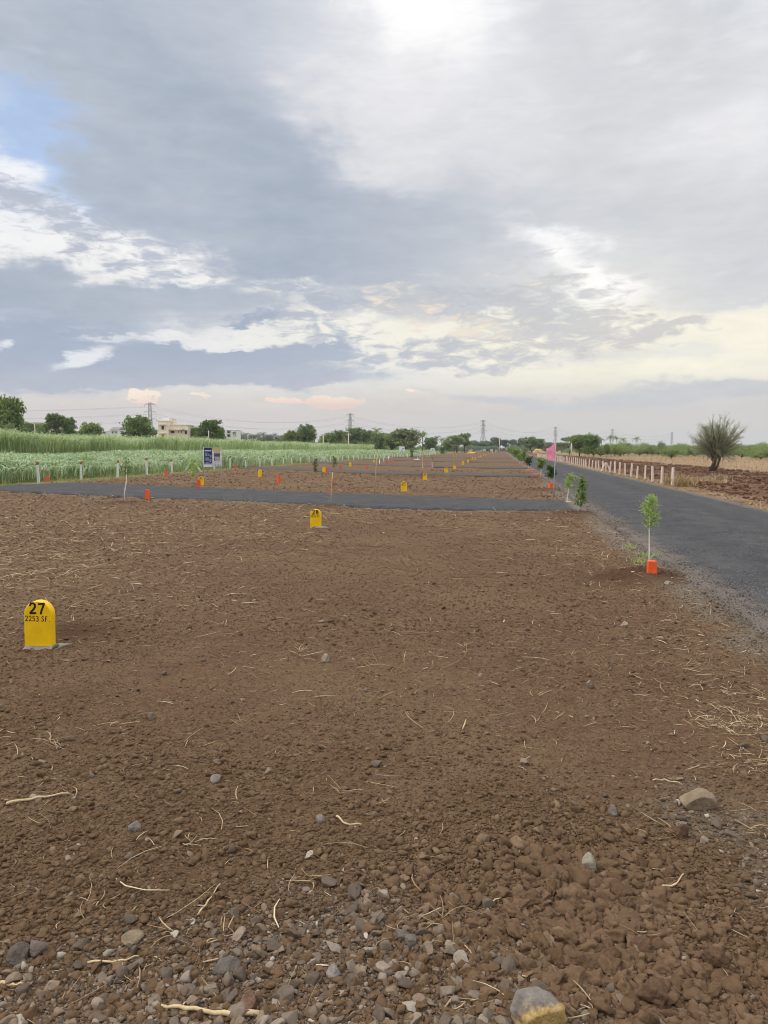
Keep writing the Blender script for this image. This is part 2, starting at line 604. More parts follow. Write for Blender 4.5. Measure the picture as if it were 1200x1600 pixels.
def zones(x, y):
    """material masks of the ground (what it is made of)"""
    s, t = st(x, y)
    r = np.hypot(x, y)
    n1, n2 = fbm(x * 0.9, y * 0.9, 4, 31), fbm(x * 3.1, y * 3.1, 4, 41)
    gravel = sst(t + 0.28 * n1 + 0.22 * n2, T_L - 0.58, T_L - 0.1) * (t < T_L + 1) * sst(s, -3.0, -1.0)
    gravel = np.maximum(gravel, sst(0.55 * n1 + 0.35 * n2 + 0.0 - (s - 2.55) * 0.85 - np.abs(x + 0.15) * 0.22, -0.15, 0.45))
    near_r = np.exp(-(((x - 1.62) / 0.5) ** 2 + ((y - 2.95) / 0.9) ** 2))
    gravel = np.maximum(gravel, sst(near_r + 0.5 * n2 + 0.25 * n1, 0.45, 1.0) * 0.7)
    for (nx, ny), (fx, fy) in CROSS[:2]:
        yn = np.interp(x, nx, ny)
        gravel = np.maximum(gravel, np.exp(-((yn - 0.28 - y) / 0.32) ** 2) * (x > nx[0]) * (t < T_L) * sst(n2 + n1, -0.6, 0.2) * 0.85)
    red = sst(t + 0.8 * n1, 7.6, 8.6) * (1 - sst(t + 3 * n1, 16.5, 19.0))
    tan = sst(t + 3 * n1, 16.5, 19.0) * (1 - sst(t, 60, 90)) * (r < 900)
    tan = np.maximum(tan, sst(t + 0.5 * n1 + 0.3 * n2, T_R - 0.1, T_R + 0.3) * (1 - sst(t + 0.8 * n1, 7.9, 8.7)) * (0.15 + 0.6 * sst(n2 + n1, -0.5, 0.6)))
    yf = np.interp(x, CROSS[0][1][0], CROSS[0][1][1])
    green = (1 - sst(t + 0.5 * n1, T_FENCE - 0.2, T_FENCE + 1.3)) * sst(y, 24, 29)
    green = np.maximum(green, sst(-x, 14.5, 18.5) * sst(y + 2 * n1, 26.5, 29))
    green = np.maximum(green, sst(t, 60, 90))
    dark = np.zeros_like(x)
    for mx, my, mr, mh in MOUNDS:
        dark = np.maximum(dark, np.exp(-(((x - mx) ** 2 + (y - my) ** 2) / (mr * 1.25) ** 2)) * 0.95)
    return dict(gravel=np.clip(gravel, 0, 1), red=red, tan=tan, green=np.clip(green, 0, 1), dark=np.clip(dark, 0, 1))


def rough_field(x, y):
    """where the tilled soil is cloddy (1) or raked fine (0)"""
    n = fbm(x * 0.55 + 3, y * 0.55, 3, 71) + 0.5 * fbm(x * 1.7, y * 1.7, 3, 77)
    v = 0.42 + 0.55 * n
    v = v + 0.85 * np.exp(-(((x - 0.75) / 0.62) ** 2 + ((y - 2.45) / 0.75) ** 2))
    v = v + 0.2 * np.exp(-(((x + 0.55) / 0.7) ** 2 + ((y - 3.9) / 0.6) ** 2))
    return np.clip(v, 0.04, 1.3)


def Hgt(x, y):
    x, y = np.asarray(x, dtype=float), np.asarray(y, dtype=float)
    s, t = st(x, y)
    r = np.hypot(x, y)
    ro = rough_field(x, y)
    near = 1 - sst(r, 20, 60)
    h = 0.022 * fbm(x * 0.6, y * 0.6, 3, 1) + 0.012 * fbm(x * 2.3, y * 2.3, 3, 2)
    h = h + (0.006 + 0.010 * ro) * fbm(x * 8, y * 8, 3, 3) * near + (0.003 + 0.004 * ro) * fbm(x * 28, y * 28, 3, 4) * near
    # drag lines of the harrow, running roughly with the cross roads
    q = y * 0.93 + x * 0.36
    wob = 0.35 * fbm(x * 0.25, y * 0.25, 2, 8)
    fur = np.abs(np.sin((q + wob) * 2 * math.pi / 2.1)) ** 6
    h = h - 0.030 * fur * sst(fbm(x * 0.35, q * 1.1, 2, 9), -0.05, 0.45) * sst(y, 6, 9) * near
    # wheel ruts on the left
    q2 = y - 1.05 * (x + 9.5) * 0.55 - 13.5
    for k in (0.0, 1.55):
        h = h - 0.05 * np.exp(-((q2 - k + 0.12 * wob) / 0.17) ** 2) * sst(-x, 2.6, 4.2) * (y < 24)
    for mx, my, mr, mh in MOUNDS:
        d2 = (x - mx) ** 2 + (y - my) ** 2
        h = h + mh * np.exp(-d2 / mr ** 2) * (1 + 0.6 * fbm(x * 9, y * 9, 2, 12))
    # the field beyond the roadside posts was ploughed into big clods
    pl = sst(t, 7.9, 9.2) * (1 - sst(t, 17, 19)) * (r < 300)
    h = h + pl * (0.16 * np.abs(fbm(x * 0.9, y * 0.9, 4, 21)) + 0.09 * np.abs(fbm(x * 3.0, y * 3.0, 3, 22)))
    h = np.where(r > 60, h * np.clip(60 / np.maximum(r, 1), 0.0, 1) ** 0.5, h)
    m = road_mask(x, y)
    return h * (1 - m) - 0.10 * m


def gz(p):
    """stand a ground point on the soil"""
    return Vector((p.x, p.y, float(Hgt(np.array([p.x]), np.array([p.y]))[0])))


def soil_material():
    m, b, p = new_mat("tilled_soil")
    co = world_co(b)
    n0 = b.noise(co, 0.35, 4, 0.6)
    n1 = b.noise(co, 2.2, 5, 0.62)
    n2 = b.noise(co, 16, 5, 0.68)
    n3 = b.noise(co, 75, 4, 0.7)
    v1 = b.voro(co, 34, 'F1', 'Color')
    v2 = b.voro(co, 95, 'F1', 'Color')
    k1, k2 = b.sep(v1)[0], b.sep(v2)[1]
    soil = b.mix(b.smooth(n1, 0.3, 0.7), lin(103, 78, 58), lin(116, 92, 67))
    soil = b.mix(b.smooth(n0, 0.42, 0.68), soil, lin(121, 98, 72))
    soil = b.mix(b.mul(b.smooth(n2, 0.42, 0.66), 0.5), soil, lin(88, 65, 47))
    soil = b.mix(b.smooth(k1, 0.72, 0.95, 0.0, 0.4), soil, lin(126, 103, 76))
    soil = b.mix(b.smooth(k2, 0.93, 0.99, 0.0, 0.55), soil, lin(140, 124, 102))
    n4 = b.noise(co, 130, 3, 0.75)
    soil = b.mix(b.smooth(n4, 0.52, 0.7, 0.0, 0.5), soil, lin(72, 54, 40))
    soil = b.mix(b.smooth(n4, 0.30, 0.44, 0.45, 0.0), soil, lin(146, 119, 92))
    grav = b.ramp(k2, [(0.0, lin(86, 76, 65)), (0.4, lin(115, 104, 91)), (0.75, lin(133, 120, 105)), (1.0, lin(160, 148, 131))])
    grav = b.mix(b.smooth(n1, 0.35, 0.7, 0.1, 0.6), grav, lin(104, 87, 70))
    moist = b.mix(b.smooth(n2, 0.35, 0.65), lin(71, 48, 33), lin(90, 64, 46))
    plough = b.mix(b.smooth(n1, 0.3, 0.7), lin(94, 65, 49), lin(116, 87, 66))
    plough = b.mix(b.mul(b.smooth(n2, 0.5, 0.7), 0.5), plough, lin(137, 112, 84))
    dry = b.mix(b.smooth(n1, 0.35, 0.65), lin(147, 120, 91), lin(165, 140, 108))
    dry = b.mix(b.mul(b.smooth(n0, 0.5, 0.7), 0.6), dry, lin(130, 103, 77))
    grass = b.mix(b.smooth(n1, 0.3, 0.7), lin(116, 122, 76), lin(142, 140, 96))
    c = b.mix(attr(b, 'gravel'), soil, grav)
    c = b.mix(attr(b, 'red'), c, plough)
    dry = b.mix(b.smooth(n2, 0.48, 0.62, 0.0, 0.6), dry, lin(122, 92, 72))
    c = b.mix(attr(b, 'tan'), c, dry)
    c = b.mix(attr(b, 'green'), c, grass)
    c = b.mix(attr(b, 'dark'), c, moist)
    b.put(p.inputs['Base Color'], c)
    p.inputs['Roughness'].default_value = 0.95
    p.inputs['Specular IOR Level'].default_value = 0.1
    vd = b.voro(co, 34, 'F1', 'Distance')
    h = b.add(b.mul(n2, 1.0), b.add(b.mul(n3, 0.9), b.mul(b.sub(1.0, vd), 0.5)))
    bump(b, p, h, 0.9, 0.02)
    return m


def build_ground():
    fine = np.radians(np.arange(-36, 36.001, 0.085))
    mid = np.radians(np.arange(36.25, 66, 0.25))
    coarse = np.radians(np.arange(68, 292.5, 4.0))
    th = np.concatenate([-mid[::-1], fine, mid, coarse])
    r1 = 1.0 / np.linspace(1 / 1.35, 1 / 26.0, 700)
    r2 = np.geomspace(26.0, 9000, 150)[1:]
    r = np.concatenate([[0.45, 0.9], r1, r2])
    nr, nt = len(r), len(th)
    RR, TT = np.meshgrid(r, th, indexing='ij')
    X, Y = RR * np.sin(TT), RR * np.cos(TT)
    x, y = X.ravel(), Y.ravel()
    V = np.stack([x, y, Hgt(x, y)], 1)
    V = np.vstack([V, [[0, 0, 0]]])
    i, j = np.meshgrid(np.arange(nr - 1), np.arange(nt), indexing='ij')
    a = (i * nt + j).ravel()
    b_ = (i * nt + (j + 1) % nt).ravel()
    F = np.stack([a, b_, b_ + nt, a + nt], 1)[:, ::-1]
    c = len(V) - 1
    J = np.arange(nt)
    cap = np.stack([np.full(nt, c), J, (J + 1) % nt, np.full(nt, c)], 1)
    z = zones(V[:, 0], V[:, 1])
    me = mesh_np("ground", V, F, z, smooth=True)
    o = link("ground", me, None, soil_material())
    finish(o, kind="structure")


def asphalt_material(dust=0.0):
    m, b, p = new_mat("dusty_asphalt" if dust else "asphalt")
    co = world_co(b)
    n0, n1 = b.noise(co, 0.5, 4, 0.6), b.noise(co, 4.0, 5, 0.65)
    v = b.voro(co, 75, 'F1', 'Color')
    vd = b.voro(co, 75, 'F1', 'Distance')
    n5 = b.noise(co, 1.6, 5, 0.65)
    n3 = b.noise(co, 45, 3, 0.6)
    k = b.sep(v)[0]
    c = b.ramp(k, [(0.0, lin(34, 34, 35)), (0.55, lin(58, 57, 58)), (0.85, lin(86, 84, 84)), (1.0, lin(150, 146, 141))])
    c = b.mix(b.smooth(n0, 0.35, 0.7, 0.0, 0.6), c, lin(72, 69, 68))
    c = b.mix(b.mul(b.smooth(n1, 0.58, 0.72), 0.5), c, lin(94, 88, 83))
    streak = b.noise(b.xyz(b.mul(b.sep(co)[0], 1.2), b.mul(b.sep(co)[1], 7.0), 0.0), 0.8, 4, 0.6)
    c = b.mix(b.mul(b.smooth(streak, 0.62, 0.75), 0.35), c, lin(45, 42, 44))
    c = b.mix(b.smooth(n5, 0.40, 0.68, 0.0, 0.55), c, lin(92, 90, 88))
    c = b.mix(b.smooth(n5, 0.28, 0.44, 0.5, 0.0), c, lin(52, 51, 53))
    if dust:
        c = b.mix(b.smooth(n0, 0.25, 0.65, dust * 0.6, dust), c, lin(102, 85, 73))
    X_, Y_, Z_ = b.sep(co)
    tt = b.mad(X_, CPH, b.mul(Y_, -SPH))
    n6 = b.noise(co, 2.6, 5, 0.7)
    edge = b.m('MINIMUM', b.sub(tt, T_L), b.sub(T_R, tt))
    if not dust:
        for tr in (T_L + 1.25, T_L + 3.0):
            d_ = b.m('ABSOLUTE', b.sub(tt, tr))
            c = b.mix(b.mul(b.sub(1.0, b.smooth(d_, 0.15, 0.55)), 0.28), c, lin(60, 59, 61))
        c = b.mix(b.mul(b.smooth(b.mad(n6, 1.0, b.mul(edge, -1.1)), 0.02, 0.42), b.mul(b.smooth(tt, T_L - 0.5, T_L - 0.3), 0.75)), c, lin(122, 109, 98))
    c = b.mix(b.smooth(n6, 0.64, 0.74, 0.0, 0.35), c, lin(112, 104, 97))
    grit = b.noise(co, 110, 3, 0.8)
    c = b.mix(b.smooth(grit, 0.55, 0.75, 0.0, 0.6), c, lin(137, 134, 131))
    b.put(p.inputs['Base Color'], c)
    p.inputs['Roughness'].default_value = 0.9
    p.inputs['Specular IOR Level'].default_value = 0.16
    bump(b, p, b.add(b.mul(vd, -1.0), b.mul(n3, 0.8)), 1.0, 0.009)
    return m


def build_roads():
    mat, dusty = asphalt_material(), asphalt_material(0.62)
    s = np.concatenate([np.arange(-8, 40, 0.06), np.geomspace(40, 640, 260)])
    w = np.array([-0.16, -0.05, 0.0, 0.03, 0.10, 0.2, 0.3, 0.4, 0.5, 0.6, 0.7, 0.8, 0.9, 0.97, 1.0, 1.05, 1.16])
    S, W = np.meshgrid(s, w, indexing='ij')
    eL = 0.16 * fbm(s * 1.3, s * 0 + 3.0, 4, 5) + 0.11 * fbm(s * 5, s * 0 + 9, 4, 6)
    eR = 0.14 * fbm(s * 0.8, s * 0 + 13.0, 4, 15)
    wc = np.clip(W, 0, 1)
    T = (T_L + eL)[:, None] * (1 - wc) + (T_R + eR)[:, None] * wc + (W - wc) * 1.0
    prof = 0.042 + 0.035 * (1 - (2 * wc - 1) ** 2)
    Z = prof + 0.010 * fbm(S * 0.5, T * 0.9, 3, 25) + 0.004 * fbm(S * 4, T * 4, 2, 26)
    Z = np.where((W < -0.01) | (W > 1.01), -0.01 - (np.abs(W - wc) - 0.05) * 0.7, Z)
    X, Y = xy(S, T)
    n, k = S.shape
    i, j = np.meshgrid(np.arange(n - 1), np.arange(k - 1), indexing='ij')
    a = (i * k + j).ravel()
    F = np.stack([a, a + 1, a + k + 1, a + k], 1)
    o = link("main_road", mesh_np("main_road", np.stack([X.ravel(), Y.ravel(), Z.ravel()], 1), F, None, True), None, mat)
    finish(o, kind="structure")
    for q, ((nx, ny), (fx, fy)) in enumerate(CROSS):
        lo = nx[0]
        step = 0.12 if q == 0 else 0.4
        xs = np.arange(lo, xy(0, 0)[0] + nx[-1] - 0.01, step)
        yn, yf = np.interp(xs, nx, ny), np.interp(xs, fx, fy)
        # soften the traced corners
        ker = np.ones(25) / 25
        pad = lambda v: np.convolve(np.pad(v, 12, mode='edge'), ker, 'valid')
        yn, yf = pad(yn), pad(yf)
        yn = yn + 0.09 * fbm(xs * 1.5, xs * 0 + q, 4, 51)
        yf = yf + 0.09 * fbm(xs * 1.5, xs * 0 + q + 5, 4, 52)
        ends = sst(xs, lo - 0.05, lo + 1.6)
        mid = (yn + yf) / 2
        yn, yf = mid + (yn - mid) * (0.25 + 0.75 * ends ** 0.5), mid + (yf - mid) * (0.25 + 0.75 * ends ** 0.5)
        w2 = np.array([-0.06, 0.0, 0.06, 0.3, 0.5, 0.7, 0.94, 1.0, 1.06])
        XX, WW = np.meshgrid(xs, w2, indexing='ij')
        wc = np.clip(WW, 0, 1)
        YY = yn[:, None] * (1 - wc) + yf[:, None] * wc + (WW - wc) * 1.4
        ZZ = 0.032 + 0.02 * (1 - (2 * wc - 1) ** 2) + 0.008 * fbm(XX * 0.6, YY * 0.6, 3, 61)
        ZZ = np.where((WW < 0) | (WW > 1), -0.04, ZZ)
        S2, T2 = st(XX, YY)
        ZZ = ZZ - sst(T2, T_L - 0.05, T_L + 0.25) * 0.07
        n, k = XX.shape
        i, j = np.meshgrid(np.arange(n - 1), np.arange(k - 1), indexing='ij')
        a = (i * k + j).ravel()
        F = np.stack([a, a + k, a + k + 1, a + 1], 1)
        keep = (T2.ravel()[F] < T_L + 0.6).all(1)
        o = link("cross_road", mesh_np("cross_road", np.stack([XX.ravel(), YY.ravel(), ZZ.ravel()], 1), F[keep], None, True), None, mat if q == 0 else dusty)
        finish(o, kind="structure")


build_ground()
build_roads()


# ------------------------------------------------------------------ clods, stones and straw on the soil (too many to count)
def ico(sub):
    import bmesh
    bm = bmesh.new()
    bmesh.ops.create_icosphere(bm, subdivisions=sub, radius=1.0)
    bm.verts.ensure_lookup_table()
    V = np.array([v.co[:] for v in bm.verts])
    F = np.array([[v.index for v in f.verts] for f in bm.faces])
    bm.free()
    return V, F


ICO = {k: ico(k) for k in (1, 2, 3, 4)}


def rock_shape(sub, seed, planes=8, lump=0.10, flat=0.72, crumb=0.0, dmin=0.5, dmax=0.88):
    g = np.random.default_rng(seed)
    V = ICO[sub][0].copy()
    for _ in range(planes):
        n = g.normal(size=3)
        n /= np.linalg.norm(n)
        d = g.uniform(dmin, dmax)
        over = np.maximum(V @ n - d, 0)
        V -= over[:, None] * n
    f = np.ones(len(V))
    for k, a in ((2.3, lump), (4.6, lump * 0.6), (9.0, lump * 0.35)):
        for _ in range(3):
            kv = g.normal(size=3) * k
            f += a * np.sin(V @ kv + g.uniform(0, 6.3)) / 2
    V *= f[:, None]
    if crumb:
        for k, a in ((5.0, 0.5), (9.0, 0.4), (15.0, 0.3)):
            for _ in range(4):
                kv = g.normal(size=3) * k
                V *= (1 + crumb * a * (np.abs(np.sin(V @ kv + g.uniform(0, 6.3))) - 0.6))[:, None]
    V[:, 0] *= g.uniform(0.75, 1.35)
    V[:, 2] *= flat * g.uniform(0.8, 1.15)
    return V


def scatter_rocks(name, pos, size, sub, shapes, mat, rnd, tilt=0.5, smooth=True, kw={}):
    """pos (n,3) size (n,) -> one mesh"""
    n = len(pos)
    V0 = np.stack([rock_shape(sub, s, **kw) for s in shapes])
    F0 = ICO[sub][1]
    pick = rng.integers(0, len(shapes), n)
    yaw, tx, ty = rng.uniform(0, 2 * np.pi, n), rng.normal(0, tilt, n), rng.normal(0, tilt, n)
    cz, sz, cx, sx_, cy, sy = np.cos(yaw), np.sin(yaw), np.cos(tx), np.sin(tx), np.cos(ty), np.sin(ty)
    P = V0[pick]
    X, Y, Z = P[..., 0], P[..., 1], P[..., 2]
    Y, Z = Y * cx[:, None] - Z * sx_[:, None], Y * sx_[:, None] + Z * cx[:, None]
    X, Z = X * cy[:, None] + Z * sy[:, None], -X * sy[:, None] + Z * cy[:, None]
    X, Y = X * cz[:, None] - Y * sz[:, None], X * sz[:, None] + Y * cz[:, None]
    W = np.stack([X, Y, Z], -1) * (size / 2)[:, None, None] + pos[:, None, :]
    m = V0.shape[1]
    F = (F0[None] + (np.arange(n) * m)[:, None, None]).reshape(-1, 3)
    return mesh_np(name, W.reshape(-1, 3), F, {"rnd": np.repeat(rnd, m)}, smooth)


def screen_points(n, y0=735, y1=1700, x0=-160, x1=1360, power=1.0):
    """points whose density falls off with distance the way the lens shows it"""
    n = int(n * 2.0)
    py = y0 + (y1 - y0) * rng.uniform(0, 1, n) ** power
    Y = CAM_H * FPX / (py - HORIZON)
    full = 0.55 * 1.15 * 3.75                             # widest row, as a slope
    X = rng.uniform(-1, 1, n) * full * Y * 0.5
    inner = np.abs(X) < 0.63 * Y
    wide = np.abs(X) < 0.5 * Y + 2.1
    # thinner beyond the strip seen from the path itself
    keep = inner | (wide & (rng.uniform(0, 1, n) < 0.5))
    return X[keep], Y[keep]


def merge_stuff(name, meshes, mats, label, cat):
    import bmesh
    o = None
    bm = bmesh.new()
    for me in meshes:
        bm.from_mesh(me)
    out = bpy.data.meshes.new(name)
    bm.to_mesh(out)
    bm.free()
    for me in meshes:
        bpy.data.meshes.remove(me)
    for mt in mats:
        out.materials.append(mt)
    o = link(name, out)
    return finish(o, label, cat, kind="stuff")


def rocks_tiered(name, x, y, size, mat, rnd, label, cat, sink=0.18, smooth=True, kw={}):
    z = Hgt(x, y)
    r = np.hypot(x, y)
    pxs = size / r * 1200 * 0.64
    pos = np.stack([x, y, z + size * sink], 1)
    ms = []
    for sub, lo, hi, shapes in ((1, 0, 4, range(8)), (2, 4, 11, range(20, 40)), (3, 11, 22, range(40, 64)), (4, 22, 1e9, range(64, 92))):
        k = (pxs >= lo) & (pxs < hi)
        if k.any():
            ms.append(scatter_rocks(name, pos[k], size[k], sub, [q + 100 for q in shapes], mat, rnd[k], 0.5, smooth, kw))
    return merge_stuff(name, ms, [mat], label, cat)


CLOD_MAT = rnd_mat("clod_soil", [(0.0, lin(92, 69, 50)), (0.35, lin(104, 82, 60)), (0.75, lin(115, 91, 68)), (1.0, lin(130, 107, 83))], 0.95, 70, 0.006)
STONE_MAT = rnd_mat("field_stone", [(0.0, lin(91, 78, 66)), (0.35, lin(112, 97, 83)), (0.62, lin(128, 113, 97)), (0.85, lin(135, 114, 92)),
                                    (0.96, lin(154, 139, 123)), (1.0, lin(187, 174, 156))], 0.85, 60, 0.004)


def off_road(x, y):
    return road_mask(x, y) < 0.15


def build_clods():
    x, y = screen_points(160000, power=1.0)
    ro = rough_field(x, y)
    z = zones(x, y)
    keep = off_road(x, y) & (rng.uniform(0, 1, len(x)) < np.clip(0.42 + ro * 0.8, 0, 1) * (1 - 0.25 * z['gravel'])) & (z['green'] < 0.5) & (z['tan'] < 0.5)
    x, y, ro = x[keep], y[keep], ro[keep]
    u = rng.uniform(0, 1, len(x))
    base = 0.006 + 0.010 * np.clip(ro, 0, 1) + 0.007 * sst(ro, 0.8, 1.2)
    size = base * (0.40 + 0.36 * (1 / (1 - 0.985 * u) ** 0.58))
    r = np.hypot(x, y)
    size = np.clip(size, 0.0022 * r, 0.15)
    rocks_tiered("soil_clods", x, y, size, CLOD_MAT, np.clip(rng.normal(0.5, 0.22, len(x)), 0, 1),
                 "loose brown clods of tilled soil strewn over the plots", "soil", 0.10, True, dict(planes=7, lump=0.20, flat=0.66, crumb=0.10))


def build_stones():
    x, y = screen_points(85000, power=0.9)
    z = zones(x, y)
    pr = 0.03 + 0.52 * z['gravel']
    keep = off_road(x, y) & (rng.uniform(0, 1, len(x)) < pr) & (z['green'] < 0.5) & (z['tan'] < 0.5)
    x, y = x[keep], y[keep]
    u = rng.uniform(0, 1, len(x))
    size = 0.0045 + 0.0055 / (1 - 0.985 * u) ** 0.60
    size = np.clip(size, 0.0022 * np.hypot(x, y), 0.085)
    rocks_tiered("loose_gravel", x, y, size, STONE_MAT, rng.uniform(0, 1, len(x)),
                 "grey and tan gravel scattered along the road shoulder and near edge", "gravel", 0.12, False, dict(planes=9, lump=0.03, flat=0.62, dmin=0.36, dmax=0.74))


def build_plough():
    n = 40000
    Y = 1 / rng.uniform(1 / 170, 1 / 16, n)
    t = rng.uniform(7.9, 18, n)
    s = Y
    x, y = xy(s, t)
    z = zones(x, y)
    keep = (rng.uniform(0, 1, n) < z['red']) & (fbm(x * 0.5, y * 0.5, 3, 91) > -0.25)
    x, y = x[keep], y[keep]
    size = np.clip(0.045 + 0.035 / (1 - 0.97 * rng.uniform(0, 1, len(x))) ** 0.5, 0, 0.22)
    mat = rnd_mat("ploughed_clod", [(0, lin(83, 55, 41)), (0.5, lin(108, 78, 61)), (1.0, lin(135, 105, 82))], 0.95, 14, 0.02)
    rocks_tiered("ploughed_clods", x, y, size, mat, rng.uniform(0, 1, len(x)), "reddish ploughed clods in the field beyond the roadside posts", "soil", 0.1, False, dict(planes=8, lump=0.15, crumb=0.2))


def ribbons(name, x, y, z, length, width, yaw, pitch, curl, rnd, seg=3, thick=0.35):
    """dry stalks and leaf strips: flattened three-sided tubes"""
    n = len(x)
    u = np.linspace(-0.5, 0.5, seg + 1)
    ang = yaw[:, None] + curl[:, None] * u[None] * 2
    dx, dy = np.cos(ang), np.sin(ang)
    step = length[:, None] / seg
    cx = np.cumsum(dx * step * np.cos(pitch)[:, None], 1) - (dx * step * np.cos(pitch)[:, None])
    cy = np.cumsum(dy * step * np.cos(pitch)[:, None], 1) - (dy * step * np.cos(pitch)[:, None])
    cz = (u[None] + 0.5) * length[:, None] * np.sin(pitch)[:, None] + 0.12 * length[:, None] * (0.25 - u[None] ** 2) * np.abs(np.sin(curl * 3))[:, None]
    px_, py_, pz_ = cx + x[:, None], cy + y[:, None], cz + z[:, None]
    taper = np.array([0.75, 1.0, 0.9, 0.45]) if seg == 3 else np.linspace(1, 0.35, seg + 1)
    w = width[:, None] * taper[None]
    nx, ny = -dy, dx
    A = np.stack([px_ + nx * w / 2, py_ + ny * w / 2, pz_], -1)
    B = np.stack([px_ - nx * w / 2, py_ - ny * w / 2, pz_], -1)
    C = np.stack([px_, py_, pz_ + w * thick], -1)
    V = np.stack([A, B, C], 2)                         # n, seg+1, 3, 3
    m = (seg + 1) * 3
    F = []
    for i in range(seg):
        for a, b_ in ((0, 1), (1, 2), (2, 0)):
            F.append((i * 3 + a, i * 3 + b_, i * 3 + 3 + b_, i * 3 + 3 + a))
    F = np.array(F)
    FF = (F[None] + (np.arange(n) * m)[:, None, None]).reshape(-1, 4)
    return mesh_np(name, V.reshape(-1, 3), FF, {"rnd": np.repeat(rnd, m)})


STRAW_MAT = rnd_mat("dry_straw", [(0.0, lin(128, 104, 78)), (0.4, lin(168, 142, 108)), (0.8, lin(196, 172, 134)), (1.0, lin(220, 200, 164))], 0.8)


def straw_density(x, y):
    s, t = st(x, y)
    n = fbm(x * 0.5, y * 0.5, 3, 101) + 0.6 * fbm(x * 1.8, y * 1.8, 3, 105)
    d = 0.045 + 0.05 * n
    d = d + 0.75 * sst(-t + 1.2 * n, 2.2, 7.0) * sst(y, 5.5, 9.0)
    d = d + 0.25 * sst(y, 9, 16) * sst(n, -0.1, 0.6)
    yn = np.interp(x, CROSS[0][0][0], CROSS[0][0][1])
    d = d + 0.45 * np.exp(-((yn - 0.6 - y) / 0.7) ** 2) * (t < T_L)
    d = d + 0.35 * (y > yn + 2) * sst(n, -0.5, 0.5)
    d = d + 0.2 * np.exp(-((t - (T_L - 0.85)) / 0.42) ** 2) * sst(y, 3.0, 5.0)
    for px, py, r_, k in ((1168, 1130, 0.17, 2.2), (1175, 1085, 0.14, 1.0), (1190, 1195, 0.12, 1.6), (985, 850, 0.5, 0.3), (950, 820, 0.9, 0.35)):
        g = G(px, py)
        d = d + k * np.exp(-(((x - g.x) / (r_ * 1.4)) ** 2 + ((y - g.y) / r_) ** 2))
    d = np.where(t > T_R, 0.30 + 0.3 * n, d)
    d = d * (0.18 + 0.82 * sst(np.hypot(x, y), 3.0, 5.5))
    return np.clip(d, 0.012, 2.2)


def build_straw():
    x, y = screen_points(110000, y0=726, y1=1640, power=1.7)
    z = zones(x, y)
    d = straw_density(x, y)
    s, t = st(x, y)
    keep = off_road(x, y) & (rng.uniform(0, 1.15, len(x)) < d) & (z['green'] < 0.6) & (t < 17.0) & (z['dark'] < 0.75)
    x, y = x[keep], y[keep]
    r = np.hypot(x, y)
    n = len(x)
    L = np.clip(rng.lognormal(math.log(0.085), 0.6, n), 0.02, 0.42) * (0.7 + 0.5 * sst(r, 5, 14))
    w = np.clip(rng.lognormal(math.log(0.0040), 0.6, n), 0.0012, 0.016) * (0.65 + 1.0 * sst(r, 3, 16))
    zz = Hgt(x, y) - 0.001 + 0.010 * rng.uniform(0, 1, n) * (0.4 + rough_field(x, y))
    me = ribbons("straw", x, y, zz, L, w, rng.uniform(0, 2 * np.pi, n), np.abs(rng.normal(0.0, 0.16, n)), rng.normal(0, 0.38, n), rng.uniform(0, 1, n))
    o = link("straw", me, None, STRAW_MAT)
    finish(o, "pale dry straw and leaf strips littering the tilled soil", "straw", kind="stuff")


def build_tufts():
    """small twisted root tufts left by the harrow"""
    pts = [(372, 1258), (480, 1375), (535, 1240), (690, 1440), (345, 1465), (275, 1465), (155, 1412), (300, 1320), (120, 1250), (685, 1480), (930, 1585),
           (700, 1580), (95, 1170), (385, 1130), (345, 975), (1045, 1300), (1180, 1300), (840, 1085), (725, 1010), (600, 1255), (80, 1160), (470, 1020), (760, 1425), (1010, 1470)]
    X, Y, Z, L, W, YA, PI_, CU, RN = ([] for _ in range(9))
    for q, (px, py) in enumerate(pts):
        g = gz(G(px, py))
        k = rng.integers(4, 10)
        for _ in range(k):
            X.append(g.x + rng.normal(0, 0.018)); Y.append(g.y + rng.normal(0, 0.022)); Z.append(g.z + 0.006 + rng.uniform(0, 0.012))
            L.append(rng.uniform(0.03, 0.10)); W.append(rng.uniform(0.0025, 0.008)); YA.append(rng.uniform(0, 6.28)); PI_.append(rng.uniform(0.0, 0.55))
            CU.append(rng.normal(0, 0.5)); RN.append(rng.uniform(0.1, 0.85))
    a = [np.array(v) for v in (X, Y, Z, L, W, YA, PI_, CU, RN)]
    o = link("root_tufts", ribbons("root_tufts", *a), None, STRAW_MAT)
    finish(o, "pale twisted dry root tufts lying on the near soil", "straw", kind="stuff")


CHIP_MAT = rnd_mat("road_chipping", [(0.0, lin(86, 78, 69)), (0.5, lin(121, 110, 98)), (1.0, lin(152, 140, 126))], 0.9, 60, 0.004)


def build_spill():
    """chippings and crumbs of soil strewn over the ragged road edge"""
    n = 14000
    s = 1 / rng.uniform(1 / 70, 1 / 2.4, n)
    t = T_L + np.abs(rng.normal(0, 0.30, n)) - 0.12
    x, y = xy(s, t)
    z = np.where(t > T_L + 0.1, 0.052, 0.045) + 0 * x
    size = np.clip(0.005 + 0.005 / (1 - 0.98 * rng.uniform(0, 1, n)) ** 0.5, 0.0014 * s, 0.03)
    me = scatter_rocks("road_chippings", np.stack([x, y, z + size * 0.1], 1), size, 2, range(300, 320), CHIP_MAT, rng.uniform(0, 1, n), 0.5, False, dict(planes=8, lump=0.05, dmin=0.4, dmax=0.78))
    o = link("road_chippings", me, None, CHIP_MAT)
    finish(o, "loose chippings strewn over the ragged left edge of the main road", "gravel", kind="stuff")


build_spill()
build_clods()
build_stones()
build_plough()
build_straw()
build_tufts()


